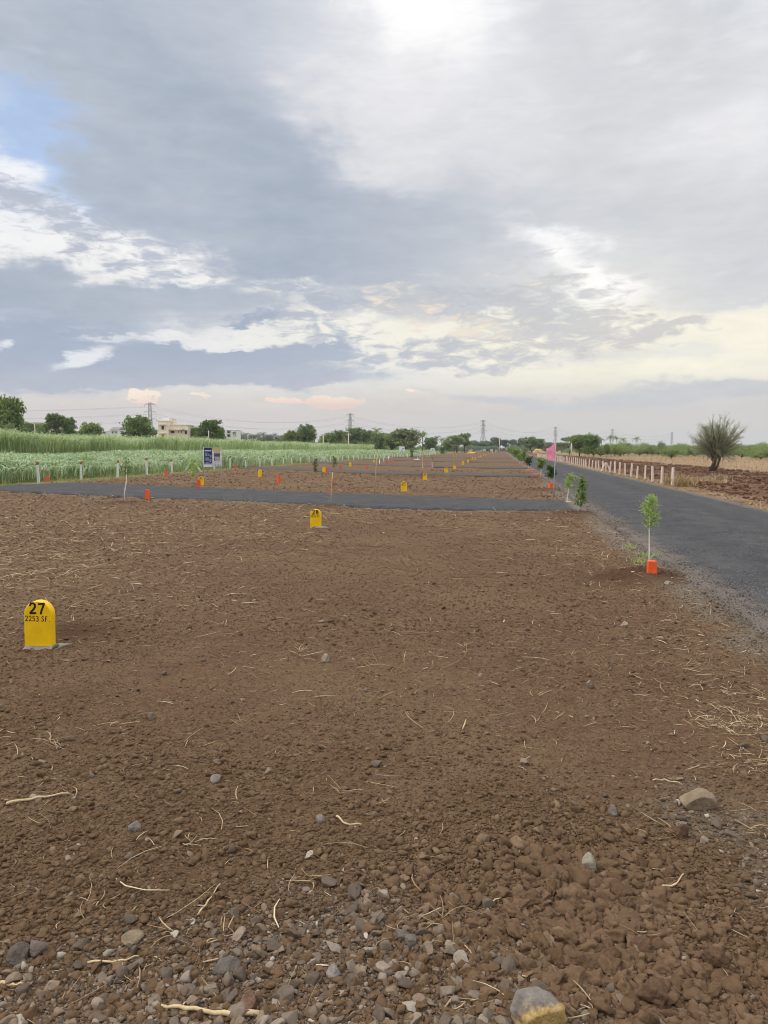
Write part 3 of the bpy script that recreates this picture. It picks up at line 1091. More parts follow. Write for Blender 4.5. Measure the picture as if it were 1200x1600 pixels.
# ------------------------------------------------------------------ shared materials
YELLOW = paint("yellow_paint", lin(250, 200, 8), 0.5, 0.13, 0.16, 9, (190, 150, 60))
BLACK = paint("black_lettering", lin(38, 26, 20), 0.6, 0.1, 0.0)
CONCRETE = paint("grey_concrete", lin(142, 132, 122), 0.9, 0.3, 0.7, 12)
ORANGE = paint("orange_paint", lin(252, 104, 44), 0.5, 0.15, 0.2, 12, (150, 90, 60))
FADED_ORANGE = paint("faded_orange_paint", lin(228, 112, 82), 0.6, 0.15, 0.3, 12, (160, 120, 96))
WHITE_POST = paint("whitewashed_concrete", lin(226, 230, 218), 0.8, 0.2, 0.6, 9, (150, 138, 118))
POST_RED = paint("red_post_paint", lin(176, 84, 58), 0.7, 0.2, 0.2, 12)
BARE_POST = paint("bare_concrete_post", lin(232, 214, 198), 0.85, 0.14, 0.3, 8, (150, 120, 98))
STEEL = paint("galvanised_steel", lin(176, 176, 174), 0.5, 0.12, 0.15, 8)
WOOD_PALE = paint("peeled_wood", lin(238, 228, 210), 0.75, 0.1, 0.1, 22, (140, 112, 84))
WOOD_BROWN = paint("bamboo_stake", lin(190, 158, 124), 0.75, 0.2, 0.2, 22, (112, 84, 62))
BARK = paint("bark", lin(104, 88, 74), 0.95, 0.35, 0.3, 6, (70, 58, 48))
CREAM = paint("cream_render", lin(238, 224, 204), 0.85, 0.08, 0.25, 1.2, (206, 188, 168))
WHITEWALL = paint("white_render", lin(232, 232, 230), 0.85, 0.08, 0.2, 1.2, (200, 196, 190))
DARKGLASS = paint("window_glass", lin(62, 58, 58), 0.25, 0.2, 0.0)
LEAF = {
    'lime': leaf_mat("leaf_bright", lin(134, 162, 80), lin(194, 214, 132), 0.45),
    'mid': leaf_mat("leaf_mid_green", lin(82, 110, 56), lin(144, 166, 92), 0.35),
    'dark': leaf_mat("leaf_dark_green", lin(46, 70, 42), lin(84, 112, 64), 0.3),
}


# ------------------------------------------------------------------ yellow plot stones
GLYPH = {
    '2': [[(0.05, 0.78), (0.22, 0.97), (0.55, 1.0), (0.8, 0.86), (0.82, 0.66), (0.6, 0.42), (0.3, 0.2), (0.08, 0.02), (0.5, 0.03), (0.92, 0.05)]],
    '7': [[(0.05, 0.92), (0.45, 0.96), (0.9, 1.0), (0.74, 0.7), (0.52, 0.35), (0.38, 0.0)]],
    '5': [[(0.85, 0.98), (0.2, 0.97), (0.14, 0.58), (0.5, 0.62), (0.82, 0.44), (0.78, 0.14), (0.45, 0.0), (0.08, 0.1)]],
    '3': [[(0.1, 0.9), (0.45, 1.0), (0.8, 0.86), (0.74, 0.62), (0.4, 0.53), (0.8, 0.4), (0.84, 0.16), (0.48, -0.04), (0.06, 0.06)]],
    '8': [[(0.5, 0.54), (0.18, 0.7), (0.2, 0.9), (0.5, 1.0), (0.8, 0.9), (0.82, 0.7), (0.5, 0.54), (0.14, 0.34), (0.14, 0.12), (0.5, 0.0), (0.86, 0.12), (0.86, 0.34), (0.5, 0.54)]],
    '9': [[(0.82, 0.66), (0.5, 0.48), (0.16, 0.62), (0.18, 0.9), (0.5, 1.0), (0.8, 0.9), (0.84, 0.6), (0.72, 0.25), (0.5, 0.0)]],
    '0': [[(0.5, 1.0), (0.18, 0.82), (0.12, 0.45), (0.26, 0.08), (0.5, 0.0), (0.76, 0.1), (0.88, 0.48), (0.8, 0.84), (0.5, 1.0)]],
    'S': [[(0.84, 0.86), (0.55, 1.0), (0.2, 0.9), (0.18, 0.66), (0.5, 0.52), (0.8, 0.36), (0.76, 0.1), (0.42, 0.0), (0.08, 0.12)]],
    'F': [[(0.86, 0.97), (0.2, 0.95), (0.18, -0.04)], [(0.18, 0.52), (0.7, 0.54)]],
    '.': [[(0.3, 0.02), (0.4, 0.02)]],
    '-': [[(0.1, 0.5), (0.9, 0.52)]],
}


def write(mb, text, x0, z0, w, h, gap, pen, y):
    """brush strokes lying on the stone's front face (which looks towards -Y)"""
    x = x0
    for q, ch in enumerate(text):
        adv = w * (0.45 if ch == '.' else 0.7 if ch == ' ' else 1.0)
        for si, strk in enumerate(GLYPH.get(ch, [])):
            pts = [Vector((x + a * w, 0, z0 + c * h)) for a, c in strk]
            for i in range(len(pts) - 1):
                a, c = pts[i], pts[i + 1]
                d = (c - a).normalized()
                nrm = Vector((-d.z, 0, d.x)) * pen / 2
                e = d * pen * 0.30
                off = y - 0.0006 - 0.00012 * (i + 10 * si + q)
                quad = [a - e - nrm, c + e - nrm, c + e + nrm, a - e + nrm]
                mb.poly([(v.x, off, v.z) for v in quad])
        x += adv + gap


def stone_mesh(w=0.225, h=0.385, th=0.075, bury=0.03):
    r = w / 2
    prof = [(-r, -bury), (r, -bury)]
    for k in range(0, 25):
        a = math.pi * k / 24
        prof.append((r * math.cos(a), h - r + r * math.sin(a)))
    n = len(prof)
    bev = 0.006
    v, f = [], []
    cxz = (0, h * 0.5)
    for (y, s) in ((-th / 2, bev), (-th / 2 + bev, 0), (th / 2 - bev, 0), (th / 2, bev)):
        for (x, z) in prof:
            dx, dz = x - cxz[0], z - cxz[1]
            L = math.hypot(dx, dz)
            v.append((x - dx / L * s, y, z - dz / L * s))
    for k in range(3):
        for i in range(n):
            j = (i + 1) % n
            f.append((k * n + i, k * n + j, (k + 1) * n + j, (k + 1) * n + i))
    f.append(tuple(reversed(range(n))))
    f.append(tuple(3 * n + i for i in range(n)))
    f = [tuple(reversed(q)) for q in f]
    me = bpy.data.meshes.new("stone_slab")
    me.from_pydata(v, [], f)
    me.update()
    return me


STONE_ME = stone_mesh()
FOOT_SHAPES = []
for q in range(3):
    V = rock_shape(3, 900 + q, 6, 0.10, 0.22)
    FOOT_SHAPES.append(mesh_np("footing_shape", V * np.array([0.155, 0.13, 0.17]), ICO[3][1], None, True))


def plot_stone(px, py, label, number=None, area=None, turn=0.0, foot=True, h=1.0, lean=0.0):
    g = gz(G(px, py))
    t = thing("plot_stone", label, "marker stone", g, -PHI + turn, "yellow numbered plot stones")
    t.scale = (1, 1, h)
    t.rotation_euler = (0, lean, -PHI * 0.35 + turn)
    s = link("slab", STONE_ME, t)
    if not STONE_ME.materials: STONE_ME.materials.append(YELLOW)
    if number:
        mb = MB()
        fy = -0.0375
        write(mb, number, -0.064, 0.283, 0.055, 0.084, 0.016, 0.0165, fy)
        mb.build("number", BLACK, t)
        if area:
            x = -0.101
            for nm, word in zip(("area_number", "unit_lettering"), area.split(' ')):
                mb = MB()
                write(mb, word, x, 0.222, 0.0225, 0.040, 0.0072, 0.0062, fy)
                mb.build(nm, BLACK, t)
                x += len(word) * 0.0297 + 0.014
    if foot:
        fo = link("concrete_footing", FOOT_SHAPES[int(px) % 3], t)
        if not fo.data.materials: fo.data.materials.append(CONCRETE)
        fo.location = (0.075, -0.01, 0.0)
        fo.rotation_euler = (0, 0, 0.3 * (int(px) % 5 - 2))
    return t


plot_stone(63, 1010, "yellow round-topped plot stone lettered 27 and 2253 SF, nearest of all", "27", "2253 SF.", lean=0.02)
plot_stone(493.5, 825.5, "yellow plot stone lettered 28 on bare soil before the first cross road", "28", "2253 SF.")
plot_stone(631, 768.5, "yellow plot stone just behind the first cross road, numbered at its top", "29", "2253 SF.")
plot_stone(664, 750.5, "yellow plot stone in front of a slim stake and dark soil heap", "30", "2253 SF.")
plot_stone(697, 738.8, "yellow plot stone between the second and third cross roads, right column", "30", None)
plot_stone(710.5, 732.8, "yellow plot stone on the third cross road's edge with two thin stakes behind it", "32", None)
far_right = [(723.5, 726.2), (731.3, 722.8), (738.3, 718.6), (742.7, 718.0), (748, 715.2), (751.2, 714.6), (755.5, 712.4), (758.3, 711.6), (763, 709.4)]
lab = ["first small yellow plot stone beyond the two thin stakes in the receding right row",
       "second small yellow plot stone beyond the two thin stakes in the receding right row",
       "left one of a close far pair of yellow plot stones in the right row",
       "right one of a close far pair of yellow plot stones in the right row"]
for q, (px, py) in enumerate(far_right):
    plot_stone(px, py, lab[q] if q < 4 else "tiny far yellow plot stone near the end of the receding right row", "-", None, foot=False)
plot_stone(314.5, 757.5, "yellow plot stone half hidden behind an orange peg near the notice board", "30", "2253 SF.", foot=False)
plot_stone(406.5, 745.5, "narrow yellow plot stone right of the notice board, standing alone in the soil", "-", None, turn=0.85, h=1.15, foot=False)
plot_stone(506.2, 738, "yellow plot stone with an orange peg at its right foot", "-", None, foot=False)
plot_stone(547.5, 729, "slim yellow plot stone turned edge-on between two far orange pegs", "-", None, turn=0.9, foot=False)
plot_stone(584.5, 722.3, "yellow plot stone lying low beside a far cross road, left of bare stakes", "-", None, turn=0.4, h=0.7, foot=False)


# ------------------------------------------------------------------ orange pegs
def peg_mesh(w, h, top=0.9):
    mb = MB()
    mb.box((0, 0, h / 2 - 0.03), (w, w, h + 0.06), None, top)
    me = mb.mesh("peg")
    return me


def peg(px, py, w, h, label, mat=ORANGE, cap=None, turn=0.0, lean=0.0):
    g = gz(G(px, py))
    me = peg_mesh(w, h, 0.93)
    mb = MB()
    o = link("orange_peg", me, None, mat)
    import bmesh
    bm = bmesh.new()
    bm.from_mesh(me)
    bmesh.ops.bevel(bm, geom=bm.edges[:], offset=w * 0.05, segments=2, affect='EDGES')
    bm.to_mesh(me)
    bm.free()
    o.location = g
    o.rotation_euler = (lean * 0.4, lean, turn)
    finish(o, label, "peg", "orange boundary pegs")
    if cap:
        c = MB()
        c.box((0, 0, h + 0.004), (w * 0.96, w * 0.96, 0.016), None, 0.9)
        c.build("cap", cap, o)
    return o


peg(1018, 906, 0.106, 0.142, "bright orange square peg at the foot of the nearest roadside sapling", turn=-0.1)
peg(230.5, 780, 0.15, 0.31, "tall orange peg on the near edge of the first cross road", turn=0.3)
peg(311, 762.5, 0.14, 0.33, "orange peg standing in front of the half hidden yellow stone", turn=0.2)
peg(436, 755, 0.14, 0.34, "lone orange peg in the soil beyond the first cross road", turn=0.5)
peg(510.3, 739.5, 0.15, 0.36, "orange peg at the right foot of a yellow stone on the second road", FADED_ORANGE, turn=0.2)
peg(532, 733.2, 0.17, 0.36, "faded orange peg left of the slim edge-on yellow stone", FADED_ORANGE)
peg(573, 733, 0.17, 0.33, "faded orange peg right of the slim edge-on yellow stone", FADED_ORANGE)
peg(604, 726, 0.2, 0.5, "tall faded orange peg among far bare stakes", FADED_ORANGE)
peg(611.5, 723.6, 0.2, 0.4, "short faded orange peg right of a taller one among far stakes", FADED_ORANGE)
peg(73.5, 752.5, 0.24, 0.27, "squat orange peg beside the leftmost red-topped fence post", FADED_ORANGE, turn=0.2)
peg(260, 744.5, 0.17, 0.33, "orange peg among the sugarcane at the fence, right of the tall peg", FADED_ORANGE)
peg(368.8, 734, 0.17, 0.36, "faded orange peg at the fence just right of the notice board", FADED_ORANGE)
peg(397.5, 729.5, 0.17, 0.30, "small faded orange peg at the fence above the lone narrow yellow stone", FADED_ORANGE)
peg(888, 786.5, 0.15, 0.14, "low orange peg with white top at the foot of the slanting sapling", ORANGE, cap=WHITE_POST, turn=0.3)
peg(861, 764.5, 0.17, 0.21, "orange peg under the dark green sapling behind the flag pole", ORANGE, turn=0.2)
peg(840, 743.5, 0.24, 0.24, "faded orange peg left of a sapling, on the reddish heap", FADED_ORANGE, turn=0.5)
peg(818.5, 726, 0.2, 0.3, "pale orange peg by the far dark roadside saplings", FADED_ORANGE)


# ------------------------------------------------------------------ red-topped posts along the sugarcane
def post_mesh(h, w, top=0.8):
    mb = MB()
    mb.box((0, 0, h / 2 - 0.1), (w, w, h + 0.2), None, top)
    return mb.mesh("shaft")


ORD = ["first", "second", "third", "fourth", "fifth", "sixth", "seventh", "eighth", "ninth", "tenth", "eleventh", "twelfth", "thirteenth",
       "fourteenth", "fifteenth", "sixteenth", "seventeenth", "eighteenth", "nineteenth", "twentieth"]


def fence_posts():
    shaft = post_mesh(0.86, 0.115)
    shaft.materials.append(WHITE_POST)
    mb = MB()
    mb.box((0, 0, 0.925), (0.098, 0.098, 0.13), None, 0.86)
    cap = mb.mesh("red_top")
    cap.materials.append(POST_RED)
    first = None
    for k in range(60):
        Y = 36.9 + 3.72 * k
        t = T_FENCE + random.uniform(-0.12, 0.12)
        s = (Y + t * SPH) / CPH
        x, y = xy(s, t)
        loc = gz(Vector((x, y, 0)))
        far = k >= 20
        if k == 0:
            lb = "red-topped white fence post, leftmost of the row along the sugarcane"
        elif not far:
            lb = f"red-topped white fence post, {ORD[k]} from the left end of the sugarcane fence"
        else:
            lb = "small far white fence post in the receding row along the sugarcane"
        rz = random.uniform(-0.3, 0.3)
        if first is None:
            first = thing("fence_post", lb, "fence post", loc, rz, "white posts along the sugarcane")
            link("shaft", shaft, first)
            link("red_top", cap, first)
            o = first
        else:
            o = dup(first, loc, rz, (1, 1, random.uniform(0.92, 1.06)), lb)
        o.rotation_euler = (random.uniform(-0.05, 0.05), random.uniform(-0.055, 0.055), rz)
        if k in (5, 16, 30, 44):                              # braced corner posts
            o.rotation_euler = (0, 0, 0)
            o["label"] = ("white fence post with two slanting braces, behind the leafy young tree by the notice board" if k == 5 else
                          "white fence post with two slanting braces forming a narrow A shape" if k == 16 else o["label"])
            for sg in (-1, 1):
                b2 = MB()
                b2.bar((sg * 0.62, 0, -0.05), (sg * 0.10, 0, 0.74), 0.10)
                b2.build("brace", WHITE_POST, o)


fence_posts()


# ------------------------------------------------------------------ bare concrete posts right of the main road
def road_posts():
    shaft = post_mesh(0.74, 0.095, 0.85)
    shaft.materials.append(BARE_POST)
    for k in range(62):
        Y = 34.3 + 2.18 * k
        t = T_POSTS + random.uniform(-0.05, 0.05)
        s = (Y + t * SPH) / CPH
        x, y = xy(s, t)
        loc = gz(Vector((x, y, 0)))
        o = link("roadside_post", shaft)
        o.location = loc
        o.rotation_euler = (random.uniform(-0.06, 0.06), random.uniform(-0.06, 0.06), random.uniform(-0.3, 0.3))
        o.scale = (1, 1, random.uniform(0.88, 1.08))
        lb = ("pale concrete post, rightmost and nearest of the row beside the road" if k == 0 else
              f"pale concrete post, {ORD[k]} from the near end of the roadside row" if k < 20 else
              "small far pale concrete post in the receding roadside row")
        finish(o, lb, "fence post", "pale posts along the road's right side")
        if k == 10:
            o["label"] = "pale concrete post with two slanting braces in the roadside row"
            o.rotation_euler = (0, 0, 0)
            for sg in (-1, 1):
                b2 = MB()
                b2.bar((sg * 0.34, 0, -0.05), (sg * 0.07, 0, 0.66), 0.085)
                b2.build("brace", BARE_POST, o)


road_posts()


# ------------------------------------------------------------------ young trees
def leaf_blades(n, centres, spread, size, aspect, seed, droop=0.3):
    """small folded leaves around given points -> V, F, rnd"""
    g = np.random.default_rng(seed)
    c = centres[g.integers(0, len(centres), n)] + g.normal(0, 1, (n, 3)) * spread
    d = g.normal(0, 1, (n, 3))
    d[:, 2] = d[:, 2] * 0.6 + 0.25 - droop * g.uniform(0, 1, n)
    d /= np.linalg.norm(d, axis=1)[:, None]
    up = np.cross(d, g.normal(0, 1, (n, 3)))
    up /= np.linalg.norm(up, axis=1)[:, None]
    nn = np.cross(d, up)
    L = size * g.uniform(0.6, 1.25, n)[:, None]
    w = L * aspect
    a, e = c, c + d * L
    m = c + d * L * 0.5
    l, r = m + up * w / 2 + nn * w * 0.18, m - up * w / 2 + nn * w * 0.18
    V = np.stack([a, l, e, r], 1).reshape(-1, 3)
    q = np.arange(n)[:, None] * 4
    F = np.concatenate([q + np.array([[0, 1, 2]]), q + np.array([[0, 2, 3]])], 0)
    return V, F, np.repeat(np.clip(g.normal(0.5, 0.28, n), 0, 1), 4)


def twig_points(seed, n, z0, z1, rad, taper=1.0, lobes=None):
    """polyline twigs leaving a stem -> list of polylines"""
    g = random.Random(seed)
    out = []
    for i in range(n):
        u = (i + g.random()) / n
        z = z0 + (z1 - z0) * u
        a = g.uniform(0, 6.283)
        r = rad * (0.55 + 0.5 * math.sin(math.pi * min(1, u * 0.85 + 0.12))) * g.uniform(0.6, 1.1) * (1 - (1 - taper) * u)
        p = [Vector((0, 0, z))]
        for k in (0.4, 0.75, 1.0):
            p.append(Vector((math.cos(a) * r * k, math.sin(a) * r * k, z + r * (0.9 * k) * g.uniform(0.5, 1.2))))
        out.append(p)
    return out


def sapling(name, px, py, height, crown0, rad, label, leaf, n_leaf, size, seed, aspect=0.45, trunk_w=0.014, trunk_mat=None, lean=(0, 0), stems=1, twigs=16, taper=0.5,
            cat="young tree", group="young trees along the road", droop=0.3):
    g = gz(G(px, py))
    t = thing(name, label, cat, g, random.uniform(0, 6.28) * 0, group)
    mb = MB()
    rr = random.Random(seed)
    for q in range(stems):
        ox = (q - (stems - 1) / 2) * rad * 0.35
        top = Vector((lean[0], lean[1], height * 0.96))
        mid = Vector((lean[0] * 0.5 + rr.uniform(-1, 1) * 0.02, lean[1] * 0.5, height * 0.5))
        mb.tube([(ox, 0, -0.06), Vector((ox * 0.8, 0, height * 0.22)), mid + Vector((ox * 0.5, 0, 0)), top], [trunk_w, trunk_w * 0.9, trunk_w * 0.75, trunk_w * 0.25], 7)
    tw = MB()
    cents = []
    for p in twig_points(seed, twigs, crown0, height * 0.95, rad, taper):
        f = p[0].z / height
        off = Vector((lean[0] * f, lean[1] * f, 0))
        p = [q + off for q in p]
        tw.tube(p, [trunk_w * 0.32, trunk_w * 0.26, trunk_w * 0.2, trunk_w * 0.1], 4, False)
        for k in range(1, 4):
            for u in (0.3, 0.65, 1.0):
                cents.append(p[k - 1].lerp(p[k], u))
    for u in np.linspace(crown0 / height, 1.0, 8):
        cents.append(Vector((lean[0] * u, lean[1] * u, height * u)))
    mb.build("trunk", trunk_mat or WOOD_PALE, t, True)
    tw.build("twigs", LEAF['mid'] if leaf != 'none' else WOOD_BROWN, t)
    if leaf != 'none':
        V, F, rn = leaf_blades(n_leaf, np.array([c[:] for c in cents]), size * 0.35, size, aspect, seed, droop)
        link("foliage", mesh_np("foliage", V, F, {"rnd": rn}), t, LEAF[leaf])
    return t


sapling("sapling", 1014, 886, 0.98, 0.52, 0.145, "slim young tree with feathery pale green crown, nearest on the road edge", 'lime', 850, 0.056, 3, 0.22, 0.0115, None, (0.0, 0), 1, 40, 0.5, droop=-0.1)
sapling("leafy_sapling", 906, 802.5, 0.80, 0.10, 0.155, "bushy young tree leafed to the ground beside the road junction", 'mid', 620, 0.075, 5, 0.5, 0.011, None, (0.03, 0), 2, 30, 0.85, droop=0.6)
sapling("sapling", 886, 786, 0.96, 0.52, 0.16, "slanting young tree with narrow pale crown right of the flag pole", 'lime', 420, 0.075, 7, 0.35, 0.014, None, (0.09, 0), 1, 20, 0.5)
sapling("sapling", 861, 764.5, 0.84, 0.42, 0.20, "dark leaved young tree directly behind the flag pole", 'dark', 420, 0.105, 9, 0.55, 0.014, WOOD_BROWN, (0, 0), 1, 18, 0.9)
sapling("sapling", 845, 747.5, 1.0, 0.5, 0.25, "pale leaved young tree beside the reddish heap and faded peg", 'mid', 420, 0.125, 11, 0.5, 0.022, None, (0.02, 0), 1, 18, 0.9)
sapling("sapling", 826, 732, 0.95, 0.4, 0.32, "round dark young tree farther along the road edge past the reddish heap", 'dark', 420, 0.16, 13, 0.55, 0.028, None, (0, 0), 1, 18, 0.9)
sapling("sapling", 195, 785.5, 1.25, 0.78, 0.17, "thin pole-like young tree with small green tuft at the first cross road", 'mid', 190, 0.075, 15, 0.4, 0.019, None, (0.10, 0), 1, 14, 0.7)
sapling("sapling", 299, 763, 1.3, 0.60, 0.26, "leafy young tree on a thin brown stem left of the notice board", 'lime', 300, 0.105, 17, 0.4, 0.02, WOOD_BROWN, (0.12, 0), 1, 18, 0.8)
sapling("sapling", 493, 740, 0.95, 0.1, 0.2, "small dark sapling on the second cross road, left of the twiggy stake", 'dark', 260, 0.12, 19, 0.4, 0.014, WOOD_BROWN, (0, 0), 1, 16, 0.6)
sapling("sapling", 522.5, 731, 0.95, 0.1, 0.2, "small dark sapling beyond the twiggy stake, right of a yellow stone", 'dark', 240, 0.12, 21, 0.4, 0.014, WOOD_BROWN, (0, 0), 1, 16, 0.6)
sapling("sapling", 643, 715.5, 1.6, 0.1, 0.35, "dark far sapling beside a white slab on the ground", 'dark', 240, 0.25, 23, 0.4, 0.03, WOOD_BROWN, (0, 0), 1, 14, 0.6)
sapling("sapling", 689.5, 709.6, 2.4, 0.1, 0.5, "left one of two dark far saplings before the pale boards", 'dark', 240, 0.4, 25, 0.4, 0.04, WOOD_BROWN, (0, 0), 1, 14, 0.6)
sapling("sapling", 693.5, 709.6, 2.3, 0.1, 0.45, "right one of two dark far saplings before the pale boards", 'dark', 240, 0.4, 27, 0.4, 0.04, WOOD_BROWN, (0, 0), 1, 14, 0.6)
_sp = None
for q, (s_, hh) in enumerate([(78, 1.35), (88, 1.0), (101, 1.5), (113, 1.4), (128, 1.5), (146, 1.7), (168, 1.7), (195, 1.9), (226, 1.9), (262, 2.0)]):
    x_, y_ = xy(s_, 2.0 + random.uniform(-0.15, 0.15))
    lb = "small far young tree in the receding row along the road edge"
    if q == 0: lb = "dark young tree right of a pale peg, leading the receding roadside row"
    if _sp is None:
        px_ = CX + x_ / y_ * FPX
        _sp = sapling("sapling", px_, HORIZON + CAM_H * FPX / y_, 1.0, 0.3, 0.32, lb, 'mid', 300, 0.17, 33, 0.5, 0.028, None, (0, 0), 1, 16, 0.9)
        _sp.location = (x_, y_, 0)
        _sp.scale = (hh, hh, hh)
    else:
        dup(_sp, (x_, y_, 0), random.uniform(0, 6), (hh, hh, hh), lb)


# ------------------------------------------------------------------ stakes
def stake(px, py, px2, py2, label, w=0.02, mat=WOOD_BROWN, twigs=0, seed=1):
    g = gz(G(px, py))
    top = D(px2, py2, g.y)
    o = thing("stake", label, "stake", g, 0, "stakes in the plots")
    mb = MB()
    d = top - g
    mb.tube([(0, 0, -0.1), d * 0.35 + Vector((0.012, 0, 0)), d * 0.7 + Vector((-0.006, 0, 0)), d], [w, w * 0.95, w * 0.85, w * 0.75], 7)
    mb.build("pole", mat, o, True)
    if twigs:
        r_ = random.Random(seed)
        tw = MB()
        for _ in range(twigs):
            z = r_.uniform(0.15, 0.85) * d.z
            a = r_.uniform(0, 6.28)
            L = r_.uniform(0.15, 0.4)
            st0 = Vector((d.x * z / d.z, 0, z))
            e = st0 + Vector((math.cos(a) * L * 0.7, math.sin(a) * L * 0.4, L * r_.uniform(0.2, 0.8)))
            m_ = st0.lerp(e, 0.5) + Vector((0, 0, -0.02))
            tw.tube([st0, m_, e], [0.005, 0.004, 0.0025], 4, False)
        tw.build("dry_twigs", DRYTWIG, o)
    return o


DRYTWIG = paint("dry_orange_twig", lin(188, 138, 96), 0.8, 0.3, 0.1, 20)
stake(516.5, 790.5, 520, 738, "pale stake with dry orange twigs in a soil mound at the first cross road", 0.019, paint("weathered_stake", lin(208, 184, 152), 0.8, 0.25, 0.3, 22), 46, 3)
stake(584.5, 773, 589, 715, "tall thin bent brown stake on the far edge of the first cross road", 0.024, WOOD_BROWN)
stake(660.5, 742, 660, 709, "tall brown stake behind a yellow stone in a dark soil heap", 0.042)
stake(675.2, 738.5, 675.5, 713.5, "thinner brown stake right of the dark soil heap", 0.038)
stake(709.5, 727, 709, 709, "left one of two thin stakes behind a yellow stone", 0.026)
stake(713.2, 727, 713.8, 708, "right one of two thin stakes behind a yellow stone", 0.026)
for px, py, h_, q in ((593, 727, 14, 0), (607, 720, 10, 0), (599.5, 722, 7, 0), (667, 715, 6, 0), (671.5, 714, 9, 0), (681, 712, 5, 0), (637, 716, 7, 0), (656, 715, 8, 0), (770, 709, 8, 0), (774, 708, 7, 0)):
    stake(px, py, px + random.uniform(-0.6, 0.6), py - h_, "small far pale stake standing among the distant plots", 0.05, WOOD_PALE)


# ------------------------------------------------------------------ pink flag
def flag():
    base = gz(G(863.5, 784.5))
    y = base.y
    P = lambda px, py: D(px, py, y) - base
    t = thing("pink_flag", "pink cloth flag on a thin pale pole at the road junction", "flag", base)
    mb = MB()
    top = P(868.6, 690.5)
    mb.tube([(0, 0, -0.1), top * 0.5 + Vector((0.01, 0, 0)), top], [0.017, 0.015, 0.012], 8)
    mb.build("pole", STEEL, t, True)
    # cloth: pinned along the pole, sagging and rippled
    a, b_, c, d = P(869, 690.8), P(868, 716.5), P(856.2, 719.5), P(853.8, 701.5)
    n, m = 14, 16
    V, F = [], []
    for i in range(n + 1):
        for j in range(m + 1):
            u, v = i / n, j / m
            p = (a.lerp(b_, v)).lerp(d.lerp(c, v), u)
            p.y += (0.05 * math.sin(u * 7.5 + v * 2.2) + 0.02 * math.sin(v * 9 + u * 3)) * u
            p.z += 0.018 * math.sin(u * 6 + 0.8) * (1 - v) + 0.012 * math.sin(u * 11) * v
            V.append(p[:])
    for i in range(n):
        for j in range(m):
            k = i * (m + 1) + j
            F.append((k, k + 1, k + m + 2, k + m + 1))
    mt, b, p = new_mat("pink_cloth")
    co = obj_co(b)
    nn = b.noise(co, 5, 4, 0.6)
    b.put(p.inputs['Base Color'], b.mix(nn, lin(250, 146, 174), lin(254, 176, 198)))
    p.inputs['Roughness'].default_value = 0.9
    tr = b.node('ShaderNodeBsdfTranslucent')
    tr.inputs['Color'].default_value = lin(252, 150, 176)
    mx = b.node('ShaderNodeMixShader')
    mx.inputs[0].default_value = 0.4
    mt.node_tree.links.new(p.outputs[0], mx.inputs[1])
    mt.node_tree.links.new(tr.outputs[0], mx.inputs[2])
    mt.node_tree.links.new(mx.outputs[0], mt.node_tree.nodes['Material Output'].inputs[0])
    link("cloth", mesh_np("cloth", np.array(V), np.array(F), None, True), t, mt)
    fo = link("concrete_footing", FOOT_SHAPES[1], t)
    fo.scale = (0.7, 0.9, 1.5)
    # far pink flags at the end of the road
    for q, (px, py) in enumerate(((793, 708), (797, 708), (801, 708.2))):
        g = G(px, py)
        k = thing("pink_flag", ("left", "middle", "right")[q] + "most of three tiny far pink flags where the road meets the trees" if q != 1 else
                  "middle one of three tiny far pink flags where the road meets the trees", "flag", g)
        mb = MB()
        mb.tube([(0, 0, -0.1), (0, 0, 2.4)], [0.06, 0.05], 5)
        mb.build("pole", WOOD_BROWN, k)
        f_ = MB()
        for s0, s1 in ((0, 0.5), (0.5, 1.0)):
            f_.poly([(-0.7 * s0, 0.1 * math.sin(s0 * 5), 2.35 - s0 * 0.3), (-0.7 * s1, 0.1 * math.sin(s1 * 5), 2.35 - s1 * 0.3), (-0.7 * s1, 0.1 * math.sin(s1 * 5), 1.3 - s1 * 0.3), (-0.7 * s0, 0.1 * math.sin(s0 * 5), 1.3)])
        f_.build("cloth", mt, k)
    return mt


flag()


